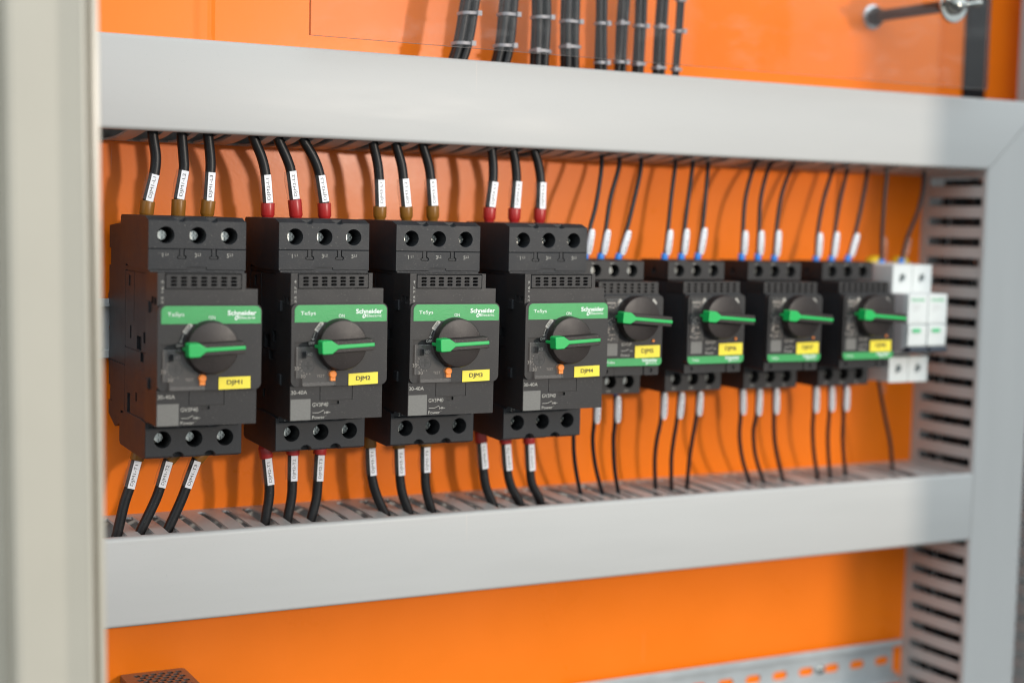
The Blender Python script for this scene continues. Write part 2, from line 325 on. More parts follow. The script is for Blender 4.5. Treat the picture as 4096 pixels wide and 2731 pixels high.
# ------------------------------------------------------------------ cable paths (mm): ferrule end, sleeve near end, sleeve far end, then on to the duct
PATHS = {
 '1L1': [(20.3, -50, 66.0), (21.1, -50, 74.3), (24.6, -50, 89.0), (25.5, -50, 98.9), (24.0, -50, 109.2)],
 '1L2': [(38.4, -50, 65.4), (38.8, -50, 75.6), (41.5, -50, 91.6), (41.4, -50, 98.8), (40.3, -50, 110.6)],
 '1L3': [(55.2, -50, 66.6), (56.1, -50, 75.6), (57.0, -50, 91.1), (57.0, -50, 99.4), (55.6, -50, 111.3)],
 '2L1': [(91.6, -50, 66.8), (91.5, -50, 74.9), (90.1, -50, 90.5), (87.7, -50, 100.6), (83.3, -50, 110.5)],
 '2L2': [(109.1, -50, 66.8), (107.9, -50, 77.3), (105.6, -50, 93.1), (102.9, -50, 101.1), (97.9, -50, 111.1)],
 '2L3': [(127.0, -50, 66.9), (126.4, -50, 75.7), (123.5, -50, 91.9), (119.7, -50, 101.8), (113.0, -50, 112.1)],
 '3L1': [(162.4, -50, 67.9), (162.4, -50, 74.7), (161.6, -50, 90.4), (160.3, -50, 100.5), (157.8, -50, 109.8)],
 '3L2': [(180.0, -50, 67.9), (179.6, -50, 75.0), (177.6, -50, 91.2), (176.0, -50, 100.4), (172.7, -50, 110.1)],
 '3L3': [(197.7, -50, 67.9), (197.4, -50, 75.7), (195.8, -50, 91.8), (194.0, -50, 101.0), (190.2, -50, 111.5)],
 '4L1': [(236.7, -50, 67.9), (236.9, -50, 75.7), (238.7, -50, 91.3), (238.7, -50, 101.2), (237.4, -50, 110.6)],
 '4L2': [(254.4, -50, 67.9), (254.5, -50, 75.6), (255.5, -50, 92.2), (254.4, -50, 103.2), (252.5, -50, 111.2)],
 '4L3': [(272.7, -50, 67.9), (272.9, -50, 75.8), (273.0, -50, 92.0), (270.8, -50, 103.8), (267.6, -50, 111.8)],
 '5L1': [(304.0, -55, 44.6), (307.8, -54, 63.3), (313.2, -52, 79.4), (318.2, -49, 101.3), (320.0, -46, 113.2)],
 '5L2': [(315.8, -55, 44.5), (319.8, -54, 63.2), (323.9, -52, 83.4), (331.3, -49, 103.0), (333.9, -46, 113.7)],
 '5L3': [(329.3, -55, 44.6), (335.8, -54, 62.8), (342.0, -52, 82.0), (348.4, -49, 102.3), (350.3, -46, 113.7)],
 '6L1': [(365.5, -55, 44.9), (368.2, -54, 64.0), (371.5, -52, 87.2), (375.7, -49, 106.4), (378.0, -46, 113.5)],
 '6L2': [(378.8, -55, 45.0), (381.4, -54, 64.8), (385.3, -52, 87.6), (389.7, -49, 106.9), (391.9, -46, 113.4)],
 '6L3': [(392.0, -55, 45.5), (395.9, -54, 65.7), (399.2, -52, 91.1), (402.2, -49, 107.3), (403.6, -46, 113.9)],
 '7L1': [(428.3, -55, 45.4), (429.4, -54, 64.3), (431.9, -52, 85.6), (439.3, -49, 105.4), (446.1, -46, 113.5)],
 '7L2': [(442.0, -55, 45.5), (442.9, -54, 64.6), (444.9, -52, 85.9), (451.6, -49, 104.5), (458.8, -46, 113.3)],
 '7L3': [(456.1, -55, 44.6), (457.7, -54, 65.0), (462.2, -52, 87.6), (470.3, -49, 103.9), (477.7, -46, 113.0)],
 '8L1': [(492.6, -55, 44.3), (493.9, -54, 63.9), (499.3, -52, 85.8), (507.6, -49, 104.0), (512.9, -46, 111.5)],
 '8L2': [(506.1, -55, 44.4), (509.1, -54, 64.7), (514.3, -52, 86.2), (521.0, -49, 103.8), (525.6, -46, 111.9)],
 '8L3': [(520.9, -55, 45.1), (527.6, -54, 63.8), (534.6, -52, 86.7), (540.3, -49, 103.9), (543.2, -46, 112.6)],
 'ML1': [(561.0, -45, 42.1), (560.4, -45, 61.8), (561.1, -45, 87.3), (562.3, -45, 104.6), (562.1, -45, 112.1)],
 'ML2': [(579.6, -45, 42.8), (584.4, -45, 61.0), (592.4, -45, 78.1), (597.2, -45, 94.6), (598.0, -45, 112.2)],
 '1T1': [(18.1, -46, -66.3), (16.5, -46, -72.9), (12.7, -46, -87.7), (9.5, -46, -97.6), (5.7, -46, -113.9)],
 '1T2': [(36.6, -46, -72.1), (34.6, -46, -74.2), (30.5, -46, -88.2), (27.0, -46, -97.6), (20.0, -46, -111.9)],
 '1T3': [(53.4, -46, -72.4), (51.2, -46, -74.8), (45.8, -46, -89.4), (41.9, -46, -99.2), (34.8, -46, -114.3)],
 '2T1': [(92.9, -46, -70.6), (93.9, -46, -75.5), (95.7, -46, -90.6), (95.7, -46, -100.2), (93.9, -46, -111.0)],
 '2T2': [(110.4, -46, -72.1), (110.2, -46, -74.7), (110.2, -46, -89.2), (109.9, -46, -99.8), (107.9, -46, -111.3)],
 '2T3': [(127.7, -46, -72.4), (127.3, -46, -75.3), (126.6, -46, -90.2), (125.7, -46, -102.1), (122.8, -46, -113.7)],
 '3T1': [(159.9, -46, -67.5), (160.2, -46, -72.6), (161.4, -46, -88.8), (164.9, -46, -102.0), (171.7, -46, -116.4)],
 '3T2': [(179.3, -46, -70.3), (179.5, -46, -74.0), (180.4, -46, -89.9), (182.3, -46, -102.2), (186.8, -46, -114.2)],
 '3T3': [(197.6, -46, -70.2), (197.3, -46, -73.9), (197.7, -46, -89.0), (198.7, -46, -101.3), (202.1, -46, -112.9)],
 '4T1': [(236.0, -46, -68.2), (236.7, -46, -73.0), (238.4, -46, -88.9), (240.8, -46, -102.0), (245.7, -46, -112.9)],
 '4T2': [(254.0, -46, -70.0), (254.1, -46, -74.8), (255.8, -46, -91.0), (258.7, -46, -102.1), (264.7, -46, -112.7)],
 '4T3': [(271.2, -46, -70.8), (271.3, -46, -75.6), (272.6, -46, -92.0), (274.3, -46, -102.1), (278.9, -46, -110.2)],
 '5T1': [(299.3, -52, -45.1), (301.3, -51, -62.1), (303.4, -49, -82.1), (307.6, -46, -96.9), (314.0, -42, -113.4)],
 '5T2': [(316.7, -52, -46.3), (317.1, -51, -63.6), (317.6, -49, -75.5), (321.8, -46, -92.0), (330.2, -42, -112.1)],
 '5T3': [(332.2, -52, -45.7), (333.1, -51, -63.7), (333.6, -49, -76.2), (337.1, -46, -95.7), (343.2, -42, -112.9)],
 '6T1': [(369.1, -52, -44.6), (369.5, -51, -62.9), (368.0, -49, -77.9), (368.9, -46, -91.7), (372.8, -42, -112.4)],
 '6T2': [(383.1, -52, -45.1), (382.6, -51, -63.1), (381.6, -49, -78.5), (382.4, -46, -92.4), (385.9, -42, -112.7)],
 '6T3': [(398.2, -52, -45.0), (398.3, -51, -61.7), (396.9, -49, -79.2), (397.1, -46, -93.2), (398.8, -42, -112.3)],
 '7T1': [(433.7, -52, -43.8), (435.4, -51, -62.3), (436.5, -49, -77.5), (441.9, -46, -94.4), (451.8, -42, -112.5)],
 '7T2': [(448.1, -52, -44.3), (448.7, -51, -63.5), (448.4, -49, -75.2), (453.0, -46, -92.4), (463.2, -42, -111.0)],
 '7T3': [(462.5, -52, -44.8), (464.0, -51, -63.1), (466.7, -49, -79.8), (472.3, -46, -94.7), (480.8, -42, -111.4)],
 '8T1': [(497.9, -52, -44.6), (499.2, -51, -63.5), (500.7, -49, -77.5), (505.2, -46, -94.5), (512.1, -42, -110.6)],
 '8T2': [(511.7, -52, -45.0), (513.5, -51, -63.1), (514.6, -49, -80.1), (518.1, -46, -93.8), (523.8, -42, -110.6)],
 '8T3': [(525.5, -52, -45.4), (526.7, -51, -63.3), (528.2, -49, -80.7), (532.2, -46, -94.5), (538.1, -42, -110.8)],
 'MT1': [(567.2, -40, -42.7), (570.1, -40, -53.5), (576.2, -40, -74.0), (581.5, -40, -91.1), (584.5, -40, -109.0)],
}

# ------------------------------------------------------------------ the mounting plate and the cabinet
bm = NB()
cols = [-170, 69.6, 71.2, 72.2, 74.4, 648, 651.5, 652.5]
deps = [0, 0, 0.35, 0.55, 0, 0, 1.6, 14]
for za, zb in ((164, 330), (-330, 164)):
    for (xa, ya_), (xb, yb_) in zip(list(zip(cols, deps)), list(zip(cols, deps))[1:]):
        d1, d2 = (ya_, yb_) if za > 0 or xa > 600 else (0, 0)
        f = [bm.verts.new((xa, d1, za)), bm.verts.new((xb, d2, za)), bm.verts.new((xb, d2, zb)), bm.verts.new((xa, d1, zb))]
        bm.faces.new(f)
bmesh.ops.remove_doubles(bm, verts=bm.verts, dist=0.01)
plate = link('mounting_plate', bm, ORANGE, fix=False)
sol = plate.modifiers.new('thickness', 'SOLIDIFY'); sol.thickness = 0.002; sol.offset = -1
for p in plate.data.polygons:
    pass
tag(plate, 'glossy orange metal mounting plate behind all the ducts and breakers', 'mounting plate', kind='structure')
bm = NB(); box(bm, 656, 830, 20, 23, -330, 330)
pl2 = link('back_wall', bm, ORANGE, bevel=0.5)
tag(pl2, 'orange strip of cabinet wall right of the mounting plate', 'cabinet wall', kind='structure')

cabinet = thing('electrical_cabinet', 'beige painted steel cabinet frame, its blurred upright filling the left edge', 'cabinet', (-52, -250, -300))
def post(mirror, parent, x0, tilt):
    prof = [(0, 4), (-0.4, 0.6), (-3.4, 0), (-4.0, 3.6), (-5.7, 3.9), (-6.3, -3.4), (-7.0, -5.0), (-8.2, -5.4), (-9.2, -4.8),
            (-16.8, -1.6), (-18.2, -1.2), (-36.2, -1.2), (-38.4, -0.4), (-39.6, 1.6), (-40, 6), (-40, 14), (-80, 16), (-80, 40), (-38.5, 40), (-38.5, 8), (-37, 5), (0, 6)]
    if mirror: prof = [(-a, b) for a, b in prof]
    bm = NB(); n0 = 0
    lo_ = [bm.verts.new((x+0, y, 0)) for x, y in prof]
    hi_ = [bm.verts.new((x+0, y, 600)) for x, y in prof]
    for v in hi_: v.co.x += tilt
    n = len(prof)
    for i in range(n): bm.faces.new((lo_[i], lo_[(i+1) % n], hi_[(i+1) % n], hi_[i]))
    bm.faces.new(lo_); bm.faces.new(hi_[::-1])
    o = link('frame_upright', bm, STEEL, parent, bevel=0.5, seg=3)
    o.location = Vector((x0, 0, 0))*S
    return o
post(False, cabinet, 6.4, -9.0)
bm = NB(); prism(bm, [(0, 0), (0, -12), (108, -12), (108, 0)], 0, 840, 'z'); blocker = link('lamp_blocker', bm, STEEL, cabinet, bevel=2, seg=3); blocker.location = Vector((640+52, -480+250, -420+300))*S  # unseen strip added out of view to keep the key lamp off the right end

# ------------------------------------------------------------------ slotted cable ducts
def minus(iv, holes):
    out = [iv]
    for a, b in holes:
        nx = []
        for c, d in out:
            if b <= c or a >= d: nx.append((c, d)); continue
            if a-c > 1.2: nx.append((c, a))
            if d-b > 1.2: nx.append((b, d))
        out = nx
    return out

def finger(bm, axis, c0, c1, wall, sgn, bow, tip):
    """one finger of a side wall: a bent strip from y=-9 to y=-66; axis 'x': wall is horizontal (z=wall)"""
    th = 1.3; n = 8; n0 = len(bm.faces)
    ring = []
    for i in range(n+1):
        t = i/n; y = -7.6-59.6*t; off = bow*math.sin(math.pi*t*0.9)+tip*t*t
        w_ = wall+sgn*off
        q = []
        for cc, ww in ((c0, w_), (c1, w_), (c1, w_-sgn*th), (c0, w_-sgn*th)):
            q.append(bm.verts.new((cc, y, ww) if axis == 'x' else (ww, y, cc)))
        ring.append(q)
    for a, b in zip(ring, ring[1:]):
        for k in range(4): bm.faces.new((a[k], a[(k+1) % 4], b[(k+1) % 4], b[k]))
    bm.faces.new(ring[0][::-1]); bm.faces.new(ring[-1])

def side_wall(bm, axis, a0, a1, wall, sgn, first, holes, rnd, drop=0.0):
    th = 1.3; hw = 2.6 if axis == 'x' else 3.25
    # solid strip by the plate
    lo_, hi_ = sorted((wall, wall-sgn*th))
    if axis == 'x': box(bm, a0, a1, -8.4, -0.2, lo_, hi_)
    else: box(bm, lo_, hi_, -8.4, -0.2, a0, a1)
    k = first
    while k < a1+8:
        for c0, c1 in minus((max(k+hw, a0), min(k+15-hw, a1)), holes):
            if c1-c0 > 1: finger(bm, axis, c0, c1, wall, sgn, rnd.uniform(-0.3, 1.7), rnd.uniform(-2.0, -0.9)-drop)
        k += 15
    # rounded slot ends: small fillets in the corners of each slot root
    k = first
    while k < a1:
        if k-2.5 > a0 and k+2.5 < a1:
            for s_ in (-1, 1):
                tri = [(k+s_*2.6, -8.0), (k+s_*2.6, -10.8), (k+s_*1.4, -8.8), (k+s_*0.9, -8.0)]
                if axis == 'x': prism(bm, tri, lo_+.05, hi_-.05, 'z')
        k += 15

def cover(bm, axis, a0, a1, w0, w1, poly=None):
    """snap-on lid: face at y=-69, rounded long edges, short legs going back"""
    r = 2.4; th = 1.6
    sec = []
    def arc(cx, cy, a, b):
        for i in range(5):
            t = math.radians(a+(b-a)*i/4); sec.append((cx+r*math.cos(t), cy+r*math.sin(t)))
    # section in (w, y)
    sec.append((w0, -64.3)); arc(w0+r, -69.1+r, 180, 270)
    arc(w1-r, -69.1+r, 270, 360); sec.append((w1, -64.3))
    sec += [(w1-th, -64.3), (w1-th, -69.1+th+.6), (w0+th, -69.1+th+.6), (w0+th, -64.3)]
    return sec

H_up = []; H_lo = []; H_loT = []
for k_, p_ in PATHS.items():
    r_ = 3.1 if k_[0] in '1234' else 1.7
    (H_up if 'L' in k_ else H_lo).append((p_[4][0]-r_-.3, p_[4][0]+r_+.3))

def hduct(name, label, x0, x1, z0, z1, mitre, holes_bot, holes_top, seed, drop=0.0):
    rnd = random.Random(seed)
    t = thing(name, label, 'cable duct', (x0, 0, (z0+z1)/2), 'horizontal slotted cable ducts')
    off = Vector(t.location)/S
    bm = NB(); zb, zt = z0+.4-drop, z1-.6
    side_wall(bm, 'x', x0, x1, zb, -1, 5, holes_bot, rnd, drop)
    side_wall(bm, 'x', x0, x1, zt, 1, 5, holes_top, rnd)
    box(bm, x0, x1, -1.7, -0.25, zb+1.3, zt-1.3)
    bmesh.ops.translate(bm, vec=-off, verts=bm.verts)
    link('slotted_trough', bm, DUCT, t, smooth=25, bevel=0.0)
    bm = NB(); sec = cover(None, 'x', x0, x1, z0, z1)
    A = [bm.verts.new((x0, y, z)) for z, y in sec]
    B = [bm.verts.new(((x1+(z-z0)*(52/51.6) if mitre else x1), y, z)) for z, y in sec]
    n = len(sec)
    for i in range(n): bm.faces.new((A[i], A[(i+1) % n], B[(i+1) % n], B[i]))
    bm.faces.new(A[::-1]); bm.faces.new(B)
    bmesh.ops.translate(bm, vec=-off, verts=bm.verts)
    link('duct_lid', bm, DUCT, t, smooth=25)
    return t
hduct('horizontal_duct', 'light grey slotted cable duct running above the row of breakers', -150, 637.7, 112.7, 164.3, True, H_up, [], 3, 4.0)
hduct('horizontal_duct', 'light grey slotted cable duct running below the row of breakers', -150, 637.2, -163.4, -112.5, False, [], H_lo, 5)

def vduct(label, x0, x1, z0, z1, mitre, seed, grp):
    rnd = random.Random(seed)
    t = thing('upright_duct', label, 'cable duct', (x0, 0, z0), grp); off = Vector(t.location)/S
    bm = NB()
    side_wall(bm, 'z', z0, z1-(52 if mitre else 0), x0+.4, -1, z0+15-((z0+1) % 15)-0+0, [], rnd)
    side_wall(bm, 'z', z0, z1, x1-.6, 1, z0+15-((z0+1) % 15), [], rnd)
    box(bm, x0+1.8, x1-1.8, -1.7, -0.25, z0, z1)
    bmesh.ops.translate(bm, vec=-off, verts=bm.verts)
    link('slotted_trough', bm, DUCTV, t, smooth=25)
    bm = NB(); sec = cover(None, 'z', z0, z1, x0, x1)
    A = [bm.verts.new((x, y, z0)) for x, y in sec]
    B = [bm.verts.new((x, y, (z1-52+(x-x0)*(51.6/52)+.3*0 if mitre else z1))) for x, y in sec]
    if mitre:
        for v, (x, y) in zip(B, sec): v.co.z = 112.2+(x-x0)*(51.6/52)
    n = len(sec)
    for i in range(n): bm.faces.new((A[i], A[(i+1) % n], B[(i+1) % n], B[i]))
    bm.faces.new(A[::-1]); bm.faces.new(B)
    bmesh.ops.translate(bm, vec=-off, verts=bm.verts)
    link('duct_lid', bm, DUCTV, t, smooth=25)
    return t
vduct('upright light grey slotted cable duct closing the row on the right', 637.9, 690, -331, 164.3, True, 11, 'upright slotted cable ducts')
vduct('upright grey slotted cable duct cut off by the right edge of the photo', 733, 790, -331, 330, False, 12, 'upright slotted cable ducts')

# ------------------------------------------------------------------ rails
def rail(label, xa, xb, zc, slots, open_end=False):
    t = thing('mounting_rail', label, 'mounting rail', (xa, 0, zc), 'steel mounting rails')
    sec = [(-17.5, -7.5), (-12.6, -7.5), (-12.6, -1.5), (12.6, -1.5), (12.6, -7.5), (17.5, -7.5),
           (17.5, -6.4), (13.8, -6.4), (13.8, -0.4), (-13.8, -0.4), (-13.8, -6.4), (-17.5, -6.4)]
    bm = NB(); n = len(sec)
    A = [bm.verts.new((0, y, z)) for z, y in sec]; B = [bm.verts.new((xb-xa, y, z)) for z, y in sec]
    for i in range(n): bm.faces.new((A[i], A[(i+1) % n], B[(i+1) % n], B[i]))
    bm.faces.new(A[::-1]); bm.faces.new(B)
    o = link('rail_profile', bm, RAIL, t)
    c = NB()
    for x in slots: prism(c, rrect(x-xa-6.8, x-xa+6.8, -3.2, 3.2, 3.1), -4, 2, 'y')
    if open_end: box(c, xb-xa-4.5, xb-xa+3, -4, 2, -10, 10)
    if slots: cut(o, c)
    b = o.modifiers.new('bevel', 'BEVEL'); b.width = .0003; b.segments = 2; b.limit_method = 'ANGLE'
    return t
rail('steel mounting rail behind the breakers, its bare end showing left of DJM1', -120, 604, -0.4, [-57+25*i for i in range(26)])
r2 = rail('bare slotted steel mounting rail low at the right, below the lower duct', 330, 633, -271.2, [617.6-25*i for i in range(11)], True)
bm = NB(); lathe(bm, (0, 0, 0), (0, -1, 0), [(0, 3.6), (1.2, 3.6), (2.2, 2.6), (2.6, 1.2)], 24)
sc_ = link('rail_screw', bm, SCREW, None, smooth=35); sc_.parent = r2
sc_.location = Vector((555.5-330, -1.6, 0.6))*S

# ------------------------------------------------------------------ perforated power supply at the lower left
ps = thing('power_supply', 'small metal power supply with hexagonal vent holes, cut off at the lower left', 'power supply', (18.5, 0, -211))
bm = NB(); prism(bm, rrect(0, 39.3, -60, 0, 1.6, 4), -112, -0.5, 'y')
bmesh.ops.rotate(bm, cent=(0, 0, 0), matrix=Matrix.Identity(3), verts=bm.verts)
bm.free()
bm = NB()                                       # lid: plan rounded at its corners
prism(bm, rrect(0, 39.3, -112, -0.6, 2.2, 5), -1.4, 0, 'z')
lid = link('vented_lid', bm, PSU, ps)
c = NB(); row = 0; y = -7.5
while y > -60:
    x = 8.5+(2.55 if row % 2 else 0)
    while x < 34.5:
        prism(c, circ(x, y, 2.25, 6, 0), -3, 2, 'z'); x += 5.1
    y -= 4.4; row += 1
cut(lid, c)
bm = NB(); box(bm, 0.1, 1.4, -111, -0.7, -60, -1.5); box(bm, 37.9, 39.2, -111, -0.7, -60, -1.5); box(bm, 1.4, 37.9, -111, -109.8, -60, -1.5)
box(bm, 1.4, 37.9, -2, -.7, -60, -1.5)
link('housing', bm, PSU, ps, bevel=.3)
bm = NB()
box(bm, 3, 36, -108, -3, -46, -44)
rnd = random.Random(4)
for _ in range(16):
    x, y = rnd.uniform(6, 33), rnd.uniform(-70, -6); lathe(bm, (x, y, -44), (0, 0, 1), [(0, 3), (rnd.uniform(12, 28), 3)], 14, mi=rnd.choice((0, 1, 2)))
link('circuit_board', bm, [mat('circuit_board_green', (.04, .10, .06)), ZINC, YCLIP], ps)

# cables inside the ducts to darken the slots; the upright run is added
rnd = random.Random(77)
def inner(label, pts, n, sx, sy, r):
    t = thing('duct_cables', label, 'cables', pts[0], 'cables lying inside the ducts'); off = Vector(pts[0])
    for k in range(n):
        dx, dy = rnd.uniform(-sx, sx), rnd.uniform(-sy, sy)
        ax = Vector(pts[1])-Vector(pts[0])
        q = []
        for i in range(13):
            p = Vector(pts[0])+ax*(i/12); w_ = Vector((0 if abs(ax.x) > 1 else 1, 0, 0)) if abs(ax.x) < 1 else Vector((0, 0, 1))
            q.append(p+w_*(dx+rnd.uniform(-1.5, 1.5))+Vector((0, dy+rnd.uniform(-1.5, 1.5), 0))-off)
        bm = NB(); tube(bm, smooth_path(q, 3), r, 10); link('cable', bm, CABLE, t, smooth=60)
inner('black cables packed inside the upper horizontal duct, glimpsed through its slots', [(-140, -32, 141), (628, -32, 141)], 16, 17, 24, 3.0)
inner('black cables added inside the upright duct to darken its slots', [(663, -32, -325), (663, -32, 106)], 18, 17, 25, 3.0)

# ------------------------------------------------------------------ cables
def cable(key, name, label, r, ferr, group, sleeve, parent=None):
    P = PATHS[key]; top = 'L' in key; sg = 1 if top else -1
    t = thing(name, label, 'cable', P[0], group); off = Vector(t.location)/S
    pts = [P[0], P[1], P[2], P[3], P[4]]
    e = Vector(P[4]); d_ = (Vector(P[4])-Vector(P[3])).normalized()
    side = 1 if d_.x > -0.05 else -1
    pts += [tuple(e+d_*9), tuple(e+d_*15+Vector((side*4, -2, sg*3))), tuple(e+d_*17+Vector((side*30, -3, sg*5)))]
    bm = NB(); sp = smooth_path(pts, 7); tube(bm, [p-off for p in sp], r, 18)
    link('insulation', bm, CABLE if r > 2 else WIRE, t, smooth=60)
    a = Vector(P[0]); b = Vector(P[1]); c = Vector(P[2])
    if sleeve == 'big':
        d = (b-a).normalized(); ln = max((b-a).length, 7.4)
        bm = NB(); lathe(bm, b-off, -d, [(0, 3.2), (0, 3.95), (.4, 4.05), (ln-1.2, 3.95), (ln-.9, 3.85), (ln+0.3, 3.1), (ln+5, 2.9)], 28)
        link('ferrule', bm, ferr, t, smooth=40)
        d = (c-b).normalized(); sl = (c-b).length
        sc0 = b+d*0.3+Vector((-0.5, 0, 0))
        bm = NB(); seg = 8
        q = [sc0+(c-b)*(i/seg)+Vector((0.25*math.sin(i), 0, 0)) for i in range(seg+1)]
        tube(bm, [p-off for p in q], 3.85, 22, cap=False)
        sv = link('marker_sleeve', bm, CLEAR, t, smooth=60)
        bm = NB(); hw = 2.05; u = d; wv = Vector((1, 0, 0)); wv = (wv-u*wv.dot(u)).normalized()
        o = sc0+Vector((.35, -3.95, 0))-off; th = 0.25
        lo_, hi_ = -0.1+random.uniform(-.6, .6), sl+random.uniform(-.3, .5)
        if not top: lo_, hi_ = hi_*0-0.2, sl+.6
        vs = []
        for dy in (0, th):
            for (su, sw) in ((lo_, -hw), (lo_, hw), (hi_, hw), (hi_, -hw)): vs.append(bm.verts.new(o+u*su+wv*sw+Vector((0, dy, 0))))
        for f in ((0,1,2,3), (7,6,5,4), (0,4,5,1), (1,5,6,2), (2,6,7,3), (3,7,4,0)): bm.faces.new([vs[i] for i in f])
        s_ = f'DJM{key[0]}-{key[1:]}'
        uu = u if top else -u; ww = -(wv if wv.x > 0 else -wv)
        st = o+(u*(sl*0.10) if top else u*(sl*0.93))-ww*(1.15)+Vector((0, -.06, 0))
        text(bm, s_, st, uu, ww, w=sl*0.80, h=2.3, mi=1)
        link('marker_label', bm, [PAPER, INK], sv)
    else:
        d = (b-a).normalized()
        bm = NB(); lathe(bm, a-off+d*(3.4 if top else -.6), -d, [(0, 1.6), (0, 2.0), (.3, 2.35), (3.6, 2.45), (4.4, 2.1), (9, 1.2)] if top else [(0, 1.5), (0, 1.6), (.3, 1.7), (3.2, 1.7), (3.6, 1.6), (9, 1.2)], 18)
        link('ferrule', bm, BLUE, t, smooth=40)
        st = a+d*(2.6 if top else .2); sl = (b-st).length
        pu = Vector((1.1, -1.6, 0))
        seg = 6; q = [st+(b-st)*(i/seg)+pu-off for i in range(seg+1)]
        bm = NB(); rad = [1.5, 2.25, 2.3, 2.3, 2.3, 2.25, 1.5]
        tube(bm, q, 2.3, 16, radii=rad)
        if sleeve == 'small':
            u = d; wv = Vector((1, 0, 0)); wv = (wv-u*wv.dot(u)).normalized()
            uu = u if top else -u; ww = -wv
            s_ = f'DJM{key[0]}-{key[1:]}'
            text(bm, s_, st+pu-off+(u*(sl*.12) if top else u*(sl*.88))+Vector((0, -2.4, 0))-ww*.8, uu, ww, w=sl*.76, h=1.6, mi=1)
        link('marker_sleeve', bm, [PAPER if sleeve == 'small' else CLEAR, INK], t, smooth=60)
    return t

ords = ['left', 'middle', 'right']
for b_ in '1234':
    fm, fn = (BROWN, 'brown') if b_ in '13' else (RED, 'red')
    for n_ in '123':
        cable(f'{b_}L{n_}', 'power_cable', f'thick black cable with {fn} ferrule tagged DJM{b_}-L{n_} on top of breaker DJM{b_}', 2.95, fm, 'thick cables into the tops of the large breakers', 'big')
        cable(f'{b_}T{n_}', 'power_cable', f'thick black cable tagged DJM{b_}-T{n_} leaving the underside of breaker DJM{b_}', 2.95, fm, 'thick cables out of the undersides of the large breakers', 'big')
nth = {'5': 'first', '6': 'second', '7': 'third', '8': 'fourth'}
for b_ in '5678':
    for i_, n_ in enumerate('123'):
        cable(f'{b_}L{n_}', 'control_wire', f'thin white-sleeved black wire, {ords[i_]} one of three above the {nth[b_]} small breaker', 1.4, BLUE, 'thin wires above the small breakers', 'small')
        cable(f'{b_}T{n_}', 'control_wire', f'thin white-sleeved black wire, {ords[i_]} one of three below the {nth[b_]} small breaker', 1.4, BLUE, 'thin wires below the small breakers', 'small')
cable('ML1', 'control_wire', 'thin black wire with clear sleeve, left one above the white breaker', 1.4, BLUE, 'wires of the white breaker', 'clear')
cable('ML2', 'control_wire', 'thin black wire with clear sleeve curving down to the right pole of the white breaker', 1.4, BLUE, 'wires of the white breaker', 'clear')
cable('MT1', 'control_wire', 'thin black wire hanging from the underside of the white breaker', 1.4, BLUE, 'wires of the white breaker', 'clear')

